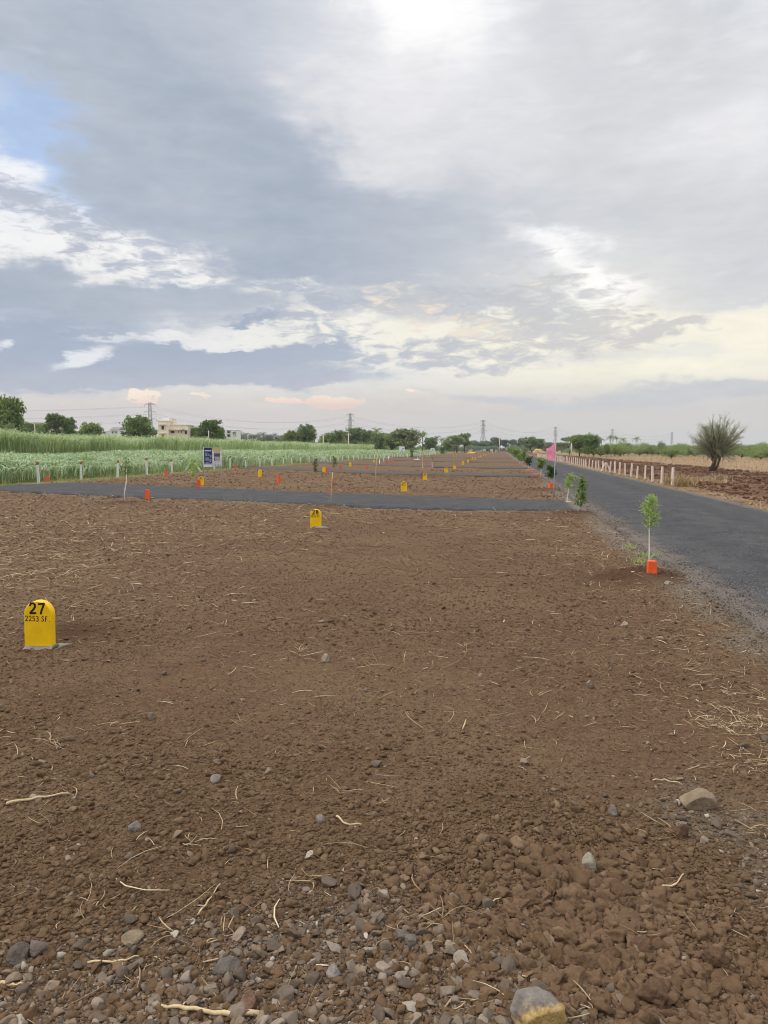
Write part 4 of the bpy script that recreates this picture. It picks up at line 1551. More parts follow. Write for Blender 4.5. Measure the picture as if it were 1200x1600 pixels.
# ------------------------------------------------------------------ notice boards
def notice_board():
    base = gz(G(333, 747))
    y = base.y
    k = y / FPX                                    # metres per photo pixel here
    X = lambda px: (px - 333) * k
    Z = lambda py: (747 - py) * k
    t = thing("notice_board", "notice board of two printed panels on thin legs by the sugarcane fence", "notice board", base)
    navy = paint("navy_print", lin(44, 50, 88), 0.5, 0.1, 0.0)
    pale = paint("pale_blue_print", lin(128, 142, 178), 0.5, 0.2, 0.0)
    whitep = paint("white_panel", lin(228, 226, 230), 0.5, 0.05, 0.1)
    tanp = paint("tan_print", lin(206, 176, 120), 0.5, 0.1, 0.0)
    brown = paint("brown_print", lin(106, 84, 84), 0.5, 0.3, 0.0)
    grey = paint("grey_print", lin(150, 142, 150), 0.5, 0.1, 0.0)
    for x in (320, 345.6):
        mb = MB()
        mb.box((X(x), 0.03, Z(747) + (Z(698.5)) / 2 - 0.05), (0.03, 0.03, Z(698.5) + 0.1))
        mb.build("leg", STEEL, t)

    def panel(x0, x1, y0, y1, mat):
        mb = MB()
        mb.box(((X(x0) + X(x1)) / 2, 0, (Z(y0) + Z(y1)) / 2), (X(x1) - X(x0), 0.024, Z(y0) - Z(y1)))
        return mb.build("panel", mat, t)

    def patch(parent, x0, x1, y0, y1, mat, lift, name="print"):
        mb = MB()
        f = -0.012 - lift
        mb.poly([(X(x0), f, Z(y1)), (X(x1), f, Z(y1)), (X(x1), f, Z(y0)), (X(x0), f, Z(y0))])
        return mb, parent, mat, name
    p1 = panel(318.4, 332.4, 729, 698.5, whitep)
    p2 = panel(333.3, 346.6, 728.2, 699.2, whitep)

    def prints(parent, mat, rects, lift):
        mb = MB()
        f = -0.012 - lift
        for x0, x1, y0, y1 in rects:
            mb.poly([(X(x0), f, Z(y1)), (X(x1), f, Z(y1)), (X(x1), f, Z(y0)), (X(x0), f, Z(y0))])
        mb.build("print", mat, parent)
    r_ = random.Random(4)
    prints(p1, navy, [(319.6, 332.0, 699, 725.5)], 0.002)
    prints(p1, pale, [(320.6, 331, 702.8, 705.2), (321, 325, 707, 712.5), (325.8, 328, 708.5, 712), (328.4, 331.4, 710.5, 714.5), (321.5, 327, 714.5, 719.6), (327.6, 331, 716.3, 722), (322, 326.5, 721.3, 723.6)], 0.004)
    prints(p1, whitep, [(320.6, 330.6, 703.6, 704.6)] + [(320.4 + i * 1.25, 321.2 + i * 1.25, 723.7 + (i % 2) * 0.5, 725.4) for i in range(9)], 0.006)
    prints(p2, tanp, [(333.5, 346.4, 699.4, 704)], 0.002)
    prints(p2, brown, [(334.8, 344.8, 708, 713.4), (335, 337.4, 714.4, 720), (334.6, 344.8, 705.3, 705.9), (335.2, 344.2, 706.4, 706.8)], 0.004)
    prints(p2, grey, [(338, 344.8, 714.4, 716.3), (338, 344.8, 717.3, 719.4), (334.2, 345.6, 721, 721.5)] +
           [(334.4 + i * 2.3, 336.0 + i * 2.3, 722.4 + j * 2.0, 723.6 + j * 2.0) for i in range(5) for j in range(3)], 0.004)


notice_board()


def far_board(px, py, w, h, label, tone=0):
    g = G(px, py)
    k = g.y / FPX
    t = thing("far_notice_board", label, "notice board", g, 0, "small boards at the far end of the plots")
    W, H = w * k, h * k
    leg = (py - 705) * k * 0
    for sx in (-0.4, 0.4):
        mb = MB()
        mb.box((sx * W, 0.06, H * 0.75), (0.07, 0.07, H * 1.5))
        mb.build("leg", STEEL, t)
    mb = MB()
    mb.box((0, 0, H * 1.05), (W, 0.05, H))
    mb.build("panel", WHITEWALL, t)
    pr = MB()
    r_ = random.Random(int(px))
    for i in range(3):
        x0, z0 = r_.uniform(-0.42, 0.1) * W, (0.65 + 0.24 * i) * H
        pr.poly([(x0, -0.03, z0), (x0 + r_.uniform(0.2, 0.34) * W, -0.03, z0), (x0 + 0.3 * W, -0.03, z0 + 0.14 * H), (x0, -0.03, z0 + 0.14 * H)])
    pr.build("print", paint("far_print", lin(112, 124, 160), 0.6, 0.1, 0.0), t)


far_board(628, 712.5, 8.2, 9.5, "white board with blue print before the big grey-green tree", 0)
far_board(657.3, 708.8, 5.2, 4.2, "small white board right of the blue printed board")
far_board(675.8, 709.5, 6.2, 6, "pale board on legs right of the small white board")
for q, px in enumerate((702, 731, 736.5, 742, 747, 752, 757, 767.5)):
    far_board(px, 706.6, 3.8, 2.8, "one of the tiny white boards in a line before the far trees" if q not in (0, 7) else
              ("tiny white board left of the long pink wall" if q == 0 else "tiny white board at the right end of the far line, alone"))


# ------------------------------------------------------------------ far odds and ends
def heap(name, label, cat, px0, px1, py_base, py_top, mat, depth=None, seed=1, hump=1.0):
    a, b_ = G(px0, py_base), G(px1, py_base)
    y = a.y
    W = (px1 - px0) * y / FPX
    H = (py_base - py_top) * y / FPX
    V = rock_shape(4, seed, 2, 0.12, 1.0)
    V = V * np.array([W / 2, (depth or W * 0.5) / 2, H])
    V[:, 2] = np.maximum(V[:, 2], -0.15)
    V[:, 2] *= 0.95 / max(V[:, 2].max(), 1e-6) * H
    o = link(name, mesh_np(name, V, ICO[4][1], None, True), None, mat)
    o.location = ((a.x + b_.x) / 2, y, 0)
    return finish(o, label, cat)


HAY = paint("dry_hay", lin(214, 176, 118), 0.95, 0.2, 0.4, 1.0, (180, 140, 92))
heap("hay_stack", "golden dome-shaped hay stack behind the end of the roadside posts", "hay stack", 833, 848, 708.5, 700.8, HAY, seed=71)
heap("gravel_heap", "long pale gravel heap at the far end of the main road", "gravel heap", 803, 826, 706.5, 699.6, paint("pale_gravel", lin(214, 204, 194), 0.95, 0.25, 0.5, 0.7, (160, 146, 132)), seed=72)
heap("sand_heap", "low yellow sand heap before the far line of white boards", "sand heap", 728, 746, 708.6, 705.6, paint("yellow_sand", lin(214, 166, 70), 0.95, 0.2, 0.4, 0.8), seed=73)
heap("red_soil_heap", "low reddish soil heap between the road edge and the plots", "soil heap", 822, 835, 738.5, 732.8, paint("red_soil", lin(190, 124, 98), 0.95, 0.25, 0.5, 7, (130, 96, 74)), seed=74)
wall_mb = MB()
g_ = G(717, 706.2)
wall_mb.box((0, 0, 1.0), (12.5, 0.4, 2.2))
for q in range(6):
    wall_mb.box((-6 + 2.4 * q, 0, 1.15), (0.5, 0.55, 2.6))
w_ = wall_mb.build("pink_wall", paint("pink_render", lin(222, 184, 170), 0.9, 0.2, 0.4, 1.0), None)
w_.location = g_
finish(w_, "long low pink wall in the distance before the trees", "wall")
slab = MB()
slab.box((0, 0, 0.05), (1.0, 0.5, 0.16), None, 0.8)
slab.box((0.1, 0, 0.25), (0.08, 0.08, 0.35))
o = slab.build("white_slab", WHITE_POST)
o.location = gz(G(651.5, 718.5))
finish(o, "white concrete slab with a short post lying among the far plots", "slab")


# ------------------------------------------------------------------ single rocks in the foreground
def rock(px, py, wpx, hpx, label, cols, seed, planes=9, flat=0.62, spots=None, turn=None, sub=4):
    g = gz(G(px, py))
    k = math.hypot(g.y, CAM_H) / FPX
    clod = cols is BRN or seed == 319
    V = rock_shape(sub, seed, planes, 0.22 if clod else 0.035, flat, 0.14 if clod else 0.0, 0.55, 0.86)
    ext = (V.max(0) - V.min(0))
    V = V / ext * np.array([wpx * k, wpx * k * 0.8, hpx * k * 1.15])
    m, b, p = new_mat("rock_stone")
    co = obj_co(b)
    n1, n2 = b.noise(co, 14, 5, 0.65), b.noise(co, 60, 4, 0.7)
    c = b.mix(1.0, b.mix(b.smooth(n1, 0.35, 0.65), lin(*cols[0]), lin(*cols[1])), (0.88, 0.82, 0.74, 1), 'MULTIPLY')
    if spots:
        zc = b.sep(co)
        f = b.smooth(b.mad(n1, 0.16, b.mul(b.add(zc[1], b.mul(zc[2], 0.45)), -1.0)), 0.066, 0.098)
        c = b.mix(f, c, b.mix(b.smooth(n2, 0.35, 0.6), lin(168, 128, 66), lin(184, 158, 104)))
    c = b.mix(b.smooth(n2, 0.55, 0.75, 0, 0.5), c, lin(112, 90, 72))
    b.put(p.inputs['Base Color'], c)
    p.inputs['Roughness'].default_value = 0.85
    bump(b, p, b.add(n1, b.mul(n2, 0.7)), 0.9, 0.016)
    o = link("rock", mesh_np("rock", V, ICO[sub][1], None, False), None, m)
    import bmesh
    o.location = g + Vector((0, 0, hpx * k * 0.22))
    o.rotation_euler = (random.uniform(-0.15, 0.15), random.uniform(-0.15, 0.15), random.uniform(0, 6.28) if turn is None else turn)
    return finish(o, label, "rock", "loose rocks on the near soil")


GREY, TAN_, PALE, BRN = ((104, 94, 87), (134, 123, 114)), ((132, 116, 95), (158, 142, 120)), ((142, 130, 116), (170, 158, 144)), ((92, 70, 53), (112, 88, 67))
rock(838, 1605, 74, 50, "big grey rock with ochre patch at the bottom edge", ((112, 106, 102), (150, 144, 138)), 331, 14, 0.8, True, 0.1)
rock(1090, 1256, 54, 30, "flat tan rock on the right beside the dry grass patch", TAN_, 302, 8, 0.5, None, 0.3)
rock(919, 1356, 26, 30, "upright pale grey rock right of centre on brown soil", ((142, 134, 120), (170, 162, 148)), 303, 8, 0.9)
rock(958, 1270, 22, 15, "small dark grey rock left of the flat tan rock", GREY, 304)
rock(508.5, 1032, 17, 16, "small grey rock in mid plot, level with the 27 stone's foot", PALE, 305)
rock(338, 1221, 21, 11, "smooth grey oval rock left of centre", ((124, 115, 108), (146, 138, 131)), 306, 4, 0.55)
rock(212, 1296, 24, 14, "bluish grey rock below the smooth oval rock on the left", ((114, 108, 103), (142, 136, 130)), 307)
rock(500, 1285, 15, 12, "small grey rock near picture centre above the root tufts", ((126, 118, 110), (156, 148, 140)), 308)
rock(820, 1194, 16, 11, "small pinkish tan rock in the middle right soil", ((140, 122, 108), (164, 146, 130)), 309)
rock(236, 1120, 13, 15, "small upright pinkish grey rock below the 27 stone", ((132, 116, 106), (156, 140, 130)), 310)
rock(31, 1502, 34, 30, "dark slate rock at the bottom left, largest of its cluster", ((88, 80, 74), (114, 104, 97)), 311)
rock(60, 1490, 32, 24, "grey-brown rock right of the dark slate rock, bottom left", ((104, 94, 88), (132, 122, 114)), 312)
rock(207, 1470, 30, 14, "flat tan sliver of rock near the bottom left stones", TAN_, 313, 5, 0.4, None, 0.6)
rock(391, 1580, 28, 28, "reddish brown rock above the long dry stalk", ((106, 80, 66), (132, 104, 86)), 314)
rock(352, 1518, 40, 18, "flat dark grey rock up and left of the reddish rock", ((96, 90, 86), (122, 114, 108)), 315, 7, 0.45)
rock(1005, 1495, 38, 28, "large rounded brown clod at the lower right", BRN, 316, 4, 0.8)
rock(912, 1518, 52, 32, "broad crumbly brown clod lower right, left of the rounded clod", BRN, 317, 4, 0.65)
rock(1115, 1508, 40, 34, "angular brown clod far right of the bottom", BRN, 318, 5, 0.7)
rock(1028, 1570, 60, 32, "widest brown clod along the bottom right edge", ((90, 68, 51), (110, 86, 65)), 319, 4, 0.6)
rock(978, 1422, 26, 30, "tall brown clod above the two dry sticks", BRN, 320, 4, 0.95)
rock(1060, 1305, 28, 26, "brown clod just below the flat tan rock", BRN, 321, 4, 0.8)
rock(975, 978, 14, 10, "small tan stone left of the gravel shoulder, right of the plot", PALE, 322)
rock(1022, 886, 17, 9, "flat rounded stone behind the nearest sapling's foot", ((150, 140, 122), (170, 160, 142)), 323, 3, 0.5)
rock(1043, 915, 16, 7, "pale flat stone right of the bright orange peg", PALE, 324, 6, 0.4)
rock(989, 902, 8, 6, "small white stone left of the bright orange peg", ((200, 194, 184), (220, 214, 204)), 325)
rock(628, 1468, 18, 18, "rounded grey stone at the lower centre, upper of a touching pair", ((112, 106, 100), (140, 132, 126)), 326)
rock(642, 1478, 22, 18, "rounded grey stone at the lower centre, lower of a touching pair", ((104, 98, 92), (132, 124, 118)), 327)
rock(522, 1530, 24, 18, "light grey stone at lower centre left of a root tuft", ((128, 122, 118), (160, 154, 150)), 328)


def dry_stick(pts, w, label, cat="dry stalk"):
    g = [gz(G(*p)) + Vector((0, 0, 0.012)) for p in pts]
    mb = MB()
    o0 = g[0].copy()
    q = [v - o0 for v in g]
    fine = []
    for i in range(len(q) - 1):
        for u in np.linspace(0, 1, 5)[:-1]:
            fine.append(q[i].lerp(q[i + 1], u) + Vector((0, 0, 0.004 * math.sin(i * 3 + u * 6))))
    fine.append(q[-1])
    n = len(fine)
    mb.tube(fine, [w * (1.0 - 0.55 * i / n) * (1.15 if i % 4 == 0 else 1.0) for i in range(n)], 7)
    o = mb.build("dry_stalk", STICK, None, True)
    o.location = o0
    return finish(o, label, cat, "dry stalks on the near soil")


STICK = paint("dry_stalk_fibre", lin(210, 184, 140), 0.7, 0.25, 0.3, 30, (150, 118, 84))
dry_stick([(405, 1593), (350, 1591), (290, 1587), (252, 1582)], 0.0085, "thick pale cane stalk lying along the bottom edge")
dry_stick([(945, 1462), (962, 1480), (978, 1507)], 0.0058, "longer of two dry sticks crossing brown clods, lower right")
dry_stick([(920, 1470), (930, 1486), (945, 1498)], 0.005, "shorter dry stick left of the longer one, lower right")
dry_stick([(1030, 1384), (1055, 1383), (1068, 1369)], 0.0045, "bent dry stick on the right below the upright pale rock's level")
dry_stick([(310, 1434), (325, 1410), (344, 1385)], 0.0038, "thin straight straw pointing up, lower left of centre")
dry_stick([(135, 1508), (190, 1508), (217, 1502)], 0.004, "wavy dry straw lying level near the bottom left")
dry_stick([(526, 1280), (540, 1290), (565, 1291)], 0.0048, "short pale root curving beside the small centre rock")
dry_stick([(0, 1540), (20, 1542), (36, 1541)], 0.0055, "pale broken stalk at the left edge of the bottom")
dry_stick([(10, 1262), (60, 1250), (108, 1247)], 0.007, "flat pale woody strip on the left with splayed fibres")
dry_stick([(1020, 1220), (1038, 1217), (1065, 1226)], 0.0042, "thin pale stalk above the flat tan rock")


# ------------------------------------------------------------------ sugarcane: two stands, blades by the ten thousand
def cane(name, label, s, t, height, length, width, seed, mat, low=0.25):
    g = np.random.default_rng(seed)
    x, y = xy(s, t)
    n = len(x)
    z0 = height * g.uniform(low, 0.72, n)                 # where the leaf leaves its stalk
    yaw = g.uniform(0, 2 * np.pi, n)
    L = length * g.uniform(0.7, 1.25, n)
    up = np.clip(height - z0, 0.1, None) * g.uniform(0.75, 1.12, n)
    out = L * g.uniform(0.25, 0.75, n)
    dr = L * g.uniform(0.0, 0.55, n)
    u = np.linspace(0, 1, 6)[None]
    hx = out[:, None] * (0.25 * u + 0.75 * u ** 2)
    hz = up[:, None] * (1 - (1 - u) ** 1.8) - dr[:, None] * np.clip(u - 0.45, 0, 1) ** 1.6 * 2.2
    px_, py_, pz_ = x[:, None] + np.cos(yaw)[:, None] * hx, y[:, None] + np.sin(yaw)[:, None] * hx, z0[:, None] + hz
    pz_ = np.maximum(pz_, 0.05)
    w = width[:, None] * np.array([0.5, 0.95, 1.0, 0.85, 0.55, 0.06])[None]
    tw = g.uniform(-0.5, 0.5, n)[:, None]
    nx, ny = -np.sin(yaw)[:, None], np.cos(yaw)[:, None]
    A = np.stack([px_ + nx * w / 2, py_ + ny * w / 2, pz_ + tw * w / 2], -1)
    B = np.stack([px_ - nx * w / 2, py_ - ny * w / 2, pz_ - tw * w / 2], -1)
    V = np.stack([A, B], 2).reshape(-1, 3)
    q = np.arange(5)
    F0 = np.stack([2 * q, 2 * q + 1, 2 * q + 3, 2 * q + 2], 1)
    F = (F0[None] + (np.arange(n) * 12)[:, None, None]).reshape(-1, 4)
    rn = np.clip(g.normal(0.46, 0.30, n) + 0.25 * fbm(s * 0.22, t * 0.4, 3, seed), 0, 1)
    me = mesh_np(name, V, F, {"rnd": np.repeat(rn, 12)}, True)
    o = link(name, me, None, mat)
    return finish(o, label, "sugarcane", kind="stuff")


def cane_area(n, s0, s1, t0, t1, seed, power=1.6):
    g = np.random.default_rng(seed)
    u = g.uniform(0, 1, n)
    a = s0 ** (1 - power)
    c = s1 ** (1 - power)
    s = (a + (c - a) * u) ** (1 / (1 - power))
    # rows run along the fence
    t = g.uniform(t0, t1, n)
    row = 1.25
    t = np.round(t / row) * row + g.normal(0, 0.24, n)
    return s, np.clip(t, t0, t1)


S_MAT = leaf_mat("cane_leaf_pale", lin(122, 146, 102), lin(204, 218, 182), 0.35)
T_MAT = leaf_mat("cane_leaf_green", lin(134, 154, 106), lin(206, 218, 174), 0.45)


def hfun(s, t, base, seed, var=0.34):
    return base * (1 + var * fbm(s * 0.16, t * 0.35, 3, seed))


s_, t_ = cane_area(62000, 24, 290, -37.5, -22.8, 201)
# the near end of the field: a grassy headland in front of it
k_ = (s_ + 0.0 * t_ > 30.2 + 0.8 * fbm(t_ * 0.8, t_ * 0, 3, 5))
s_, t_ = s_[k_], t_[k_]
edge_ = sst(-t_ - 22.6, 0, 2.5) * 0.35 + 0.65
cane("sugarcane", "pale green short sugarcane in the strip behind the fence posts", s_, t_, hfun(s_, t_, 1.42, 7) * edge_, 1.25,
     0.058 + 0.00012 * s_, 11, S_MAT, 0.04)
s_, t_ = cane_area(46000, 30, 225, -48.0, -37.0, 203)
cane("sugarcane", "taller darker green sugarcane stand behind the short strip", s_, t_, hfun(s_, t_, 3.05, 9, 0.16), 2.1, 0.055 + 0.00018 * s_, 13, T_MAT, 0.30)
s_, t_ = cane_area(9000, 40, 225, -120.0, -50.0, 205, 1.2)
cane("sugarcane", "far part of the tall green sugarcane stand stretching away to the left", s_, t_, hfun(s_, t_, 3.1, 9, 0.10), 1.8, 0.07 + 0.0003 * s_, 15, T_MAT, 0.3)


# ------------------------------------------------------------------ grass along the edges
def grass(name, label, x, y, h, w, seed, mat, lean=0.35):
    g = np.random.default_rng(seed)
    n = len(x)
    z = Hgt(x, y)
    yaw = g.uniform(0, 2 * np.pi, n)
    h = h * g.uniform(0.45, 1.3, n)
    out = h * np.abs(g.normal(lean, 0.3, n))
    u = np.array([0, 0.5, 1.0])[None]
    hx, hz = out[:, None] * u ** 1.7, h[:, None] * u * (1 - 0.18 * u)
    px_, py_, pz_ = x[:, None] + np.cos(yaw)[:, None] * hx, y[:, None] + np.sin(yaw)[:, None] * hx, z[:, None] + hz - 0.01
    ww = w[:, None] * np.array([1.0, 0.75, 0.1])[None] if hasattr(w, '__len__') else w * np.array([1.0, 0.75, 0.1])[None] * np.ones((n, 1))
    nx, ny = -np.sin(yaw)[:, None], np.cos(yaw)[:, None]
    A = np.stack([px_ + nx * ww / 2, py_ + ny * ww / 2, pz_], -1)
    B = np.stack([px_ - nx * ww / 2, py_ - ny * ww / 2, pz_], -1)
    V = np.stack([A, B], 2).reshape(-1, 3)
    F0 = np.array([[0, 1, 3, 2], [2, 3, 5, 4]])
    F = (F0[None] + (np.arange(n) * 6)[:, None, None]).reshape(-1, 4)
    me = mesh_np(name, V, F, {"rnd": np.repeat(g.uniform(0, 1, n), 6)})
    o = link(name, me, None, mat)
    return finish(o, label, "grass", kind="stuff")


G_MAT = leaf_mat("verge_grass", lin(106, 118, 62), lin(170, 172, 112), 0.3)
DRY_MAT = leaf_mat("dry_grass", lin(146, 120, 88), lin(204, 178, 136), 0.2)
g_ = np.random.default_rng(5)
n_ = 15000
s_ = g_.uniform(24.5, 120, n_) ** 1.0
t_ = g_.uniform(-27, -20.8, n_)
k_ = ((t_ < -22.3) & (s_ < 33)) | ((t_ > -23.4) & (fbm(s_ * 0.7, t_, 3, 4) > -0.15) & (g_.uniform(0, 1, n_) < 0.75))
x_, y_ = xy(s_[k_], t_[k_])
kk = road_mask(x_, y_) < 0.1
grass("verge_grass", "short green grass along the sugarcane fence and field headland", x_[kk], y_[kk], 0.28, 0.028, 21, G_MAT)
# dry grass by the roadside posts
n_ = 6000
s_ = 1 / g_.uniform(1 / 150, 1 / 13, n_)
t_ = T_R + 0.10 + np.abs(g_.normal(0.3, 0.35, n_))
k_ = fbm(s_ * 0.8, t_ * 2, 3, 14) > 0.0
x_, y_ = xy(s_[k_], t_[k_])
grass("dry_grass", "dry tan grass on the verge between road and pale posts", x_, y_, 0.10, 0.010 + 0.0002 * s_[k_], 22, DRY_MAT, 0.7)
n_ = 9000
s_ = g_.uniform(38, 190, n_)
t_ = g_.uniform(16.5, 40, n_)
k_ = fbm(s_ * 0.25, t_ * 0.4, 3, 19) > -0.02
x_, y_ = xy(s_[k_], t_[k_])
grass("dry_grass", "sparse dry grass over the pale tan field on the far right", x_, y_, 0.3, 0.045, 23, DRY_MAT, 0.7)
# green weeds by the nearest sapling
cent = [gz(G(*p)) for p in ((1005, 868), (1022, 872), (998, 880), (1028, 862), (985, 855))]
x_ = np.concatenate([c.x + g_.normal(0, 0.05, 40) for c in cent])
y_ = np.concatenate([c.y + g_.normal(0, 0.08, 40) for c in cent])
grass("weeds", "small green weeds at the gravel edge behind the bright orange peg", x_, y_, 0.11, 0.008, 24, LEAF['lime'], 0.6)


def grass_clump(px, py, n, h, w, rad, label, seed, mat=DRY_MAT):
    c = gz(G(px, py))
    g2 = np.random.default_rng(seed)
    o = grass("grass_clump", label, c.x + g2.normal(0, rad, n), c.y + g2.normal(0, rad, n), h, w, seed, mat, 0.8)
    del o["kind"]
    o["category"] = "grass clump"
    return o


grass_clump(1068, 760, 150, 0.6, 0.03, 0.20, "spiky tuft of dry grass just right of the nearest pale post", 31)
grass_clump(1104, 757, 240, 0.38, 0.025, 0.45, "big mound of tan dry grass below the leaning thorn tree", 32)
grass_clump(1046, 757, 140, 0.6, 0.02, 0.14, "thin dry grass tuft between the two nearest pale posts", 33)
grass_clump(1125, 748, 60, 0.3, 0.03, 0.5, "dry grass mound at the foot of the leaning thorn tree", 34)


# ------------------------------------------------------------------ trees
def crown(n_leaf, lobes, leaf, seed, shell=0.42, squash=0.75, aspect=0.6):
    """leaf clumps over a set of lobes (centre, radius); returns mesh"""
    g = np.random.default_rng(seed)
    C = np.array([c for c, r in lobes])
    Rr = np.array([r for c, r in lobes])
    pr = Rr ** 2 / (Rr ** 2).sum()
    i = g.choice(len(lobes), n_leaf, p=pr)
    d = g.normal(0, 1, (n_leaf, 3))
    d /= np.linalg.norm(d, axis=1)[:, None]
    # boughs: leaves gather in small sprays on the lobe
    k = 26
    sp = g.normal(0, 1, (len(lobes), k, 3))
    sp /= np.linalg.norm(sp, axis=2)[..., None]
    sd = sp[i, g.integers(0, k, n_leaf)]
    d = sd + d * 0.30
    rr = Rr[i] * (1.0 - shell * np.abs(g.normal(0, 0.55, n_leaf))) * g.uniform(0.86, 1.12, n_leaf)
    P = C[i] + d * rr[:, None] * np.array([1, 1, squash])
    ax = g.normal(0, 1, (n_leaf, 3))
    ax /= np.linalg.norm(ax, axis=1)[:, None]
    b_ = np.cross(ax, g.normal(0, 1, (n_leaf, 3)))
    b_ /= np.linalg.norm(b_, axis=1)[:, None]
    L = leaf * g.uniform(0.5, 1.4, n_leaf)[:, None]
    V = np.stack([P - ax * L / 2, P + b_ * L * aspect / 2, P + ax * L / 2, P - b_ * L * aspect / 2], 1).reshape(-1, 3)
    F = np.arange(n_leaf * 4).reshape(-1, 4)
    clump = g.uniform(0, 1, (len(lobes), k))[i, 0] * 0.45
    rn = np.clip(clump + g.normal(0.28, 0.22, n_leaf), 0, 1)
    return mesh_np("crown", V, F, {"rnd": np.repeat(rn, 4)})


def limb_tubes(mb, base, lobes, r0, seed, bend=0.2):
    g = random.Random(seed)
    top = Vector((0, 0, base))
    mb.tube([(0, 0, -0.3), (g.uniform(-.1, .1), 0, base * 0.5), top], [r0 * 1.25, r0, r0 * 0.85], 8)
    for c, r in lobes:
        e = Vector(c)
        m = top.lerp(e, 0.5) + Vector((g.uniform(-1, 1), g.uniform(-1, 1), g.uniform(-0.2, 1))) * bend
        mb.tube([top, m, e], [r0 * 0.6, r0 * 0.4, r0 * 0.12], 5, False)
        for _ in range(4):
            d = Vector((g.gauss(0, 1), g.gauss(0, 1), g.gauss(0.3, 0.8))).normalized() * r * 0.9
            mb.tube([m.lerp(e, 0.6), e + d], [r0 * 0.2, r0 * 0.05], 4, False)


def lobes_round(n, W, z0, z1, seed, rmin=0.22, rmax=0.36):
    g = random.Random(seed)
    out = []
    for i in range(n):
        a = 2.4 * i + g.uniform(-0.4, 0.4)
        u = (i + 0.5) / n
        zz = z0 + (z1 - z0) * (0.25 + 0.6 * g.random()) if i else z0 + (z1 - z0) * 0.72
        f = math.sin(math.pi * min(0.95, max(0.12, (zz - z0) / (z1 - z0)))) ** 0.6
        rad = W / 2 * 0.62 * f * math.sqrt(u)
        out.append(((math.cos(a) * rad, math.sin(a) * rad, zz), W * g.uniform(rmin, rmax) * 0.72))
    return out


TREE_MAT = {
    'dark': leaf_mat("crown_dark", lin(64, 86, 48), lin(124, 148, 84), 0.3),
    'mid': leaf_mat("crown_mid", lin(84, 106, 56), lin(146, 164, 96), 0.3),
    'grey': leaf_mat("crown_greygreen", lin(98, 114, 80), lin(156, 166, 122), 0.3),
    'pale': leaf_mat("crown_pale_scrub", lin(104, 126, 76), lin(158, 174, 112), 0.3),
    'far': leaf_mat("crown_painted_haze", lin(96, 114, 92), lin(140, 154, 124), 0.3),  # distance haze painted into the leaf colour, greyer than the near crowns
}


class Proto:
    """a tree of unit height whose crown and trunk are shared by its copies"""
    def __init__(self, kind, seed):
        self.kind = kind
        mb = MB()
        if kind == 'broad':
            lb = lobes_round(13, 1.0, 0.22, 1.0, seed)
            limb_tubes(mb, 0.25, lb, 0.030, seed, 0.05)
            self.crown = crown(5200, lb, 0.062, seed)
        elif kind == 'tall':
            lb = lobes_round(13, 0.72, 0.25, 1.0, seed, 0.22, 0.34)
            limb_tubes(mb, 0.3, lb, 0.026, seed, 0.05)
            self.crown = crown(4200, lb, 0.055, seed)
        elif kind == 'sparse':
            lb = lobes_round(9, 0.85, 0.35, 1.0, seed, 0.16, 0.26)
            limb_tubes(mb, 0.38, lb, 0.026, seed, 0.06)
            self.crown = crown(1900, lb, 0.055, seed, 0.6)
        elif kind == 'umbrella':
            g = random.Random(seed)
            lb = [((math.cos(i * 1.05) * 0.42 * (0.5 + 0.5 * g.random()), math.sin(i * 1.05) * 0.42, 0.80 + 0.1 * g.random()), 0.2) for i in range(8)] + [((0, 0, 0.9), 0.22)]
            limb_tubes(mb, 0.4, lb, 0.024, seed, 0.05)
            self.crown = crown(1800, lb, 0.05, seed, 0.5, 0.35)
        elif kind == 'scrub':
            g = random.Random(seed)
            lb = []
            for i in range(14):
                a, r = g.uniform(0, 6.28), 0.75 * math.sqrt(g.random())
                lb.append(((math.cos(a) * r, math.sin(a) * r, 0.28 + 0.42 * g.random() * (1.1 - r)), g.uniform(0.2, 0.34)))
            limb_tubes(mb, 0.08, lb, 0.022, seed, 0.05)
            self.crown = crown(4200, lb, 0.085, seed, 0.7, 0.85, 0.28)
        elif kind == 'palm':
            g = random.Random(seed)
            b_ = g.uniform(-0.05, 0.05)
            mb.tube([(0, 0, -0.03), (b_ * 0.4, 0, 0.3), (b_, 0, 0.6), (b_ * 1.3, 0, 0.86)], [0.022, 0.016, 0.014, 0.013], 7)
            V, F = [], []
            for i in range(22):
                a, el = g.uniform(0, 6.28), g.uniform(-0.35, 1.25)
                L = g.uniform(0.24, 0.33)
                pts = []
                for k in range(6):
                    u = k / 5
                    pts.append(Vector((b_ * 1.3 + math.cos(a) * L * u * math.cos(el), math.sin(a) * L * u * math.cos(el), 0.86 + L * u * math.sin(el) - 0.26 * u * u * L * 1.8)))
                sd = Vector((-math.sin(a), math.cos(a), 0))
                for k in range(5):
                    for sg in (-1, 1):                            # leaflets hang from the rib
                        for q in (0.1, 0.5):
                            p0 = pts[k].lerp(pts[k + 1], q)
                            p1 = pts[k].lerp(pts[k + 1], q + 0.35)
                            w = 0.055 * (1 - 0.5 * abs(k / 4 - 0.4))
                            tip = (p0 + p1) / 2 + sd * sg * w + Vector((0, 0, -0.03)) + (p1 - p0) * 0.6
                            n = len(V)
                            V += [p0[:], p1[:], tip[:], tip[:]]
                            F.append((n, n + 1, n + 2, n + 3))
            V = np.array(V)
            V[3::4] += 0.0015
            self.crown = mesh_np("crown", V, np.array(F), {"rnd": np.repeat(np.random.default_rng(seed).uniform(0, 1, len(F)), 4)})
        self.trunk = mb.mesh("trunk", True)
        self.trunk.materials.append(BARK)
        self.by_mat = {}

    def crown_in(self, mat):
        if mat not in self.by_mat:
            me = self.crown.copy()
            me.materials.append(TREE_MAT[mat])
            self.by_mat[mat] = me
        return self.by_mat[mat]


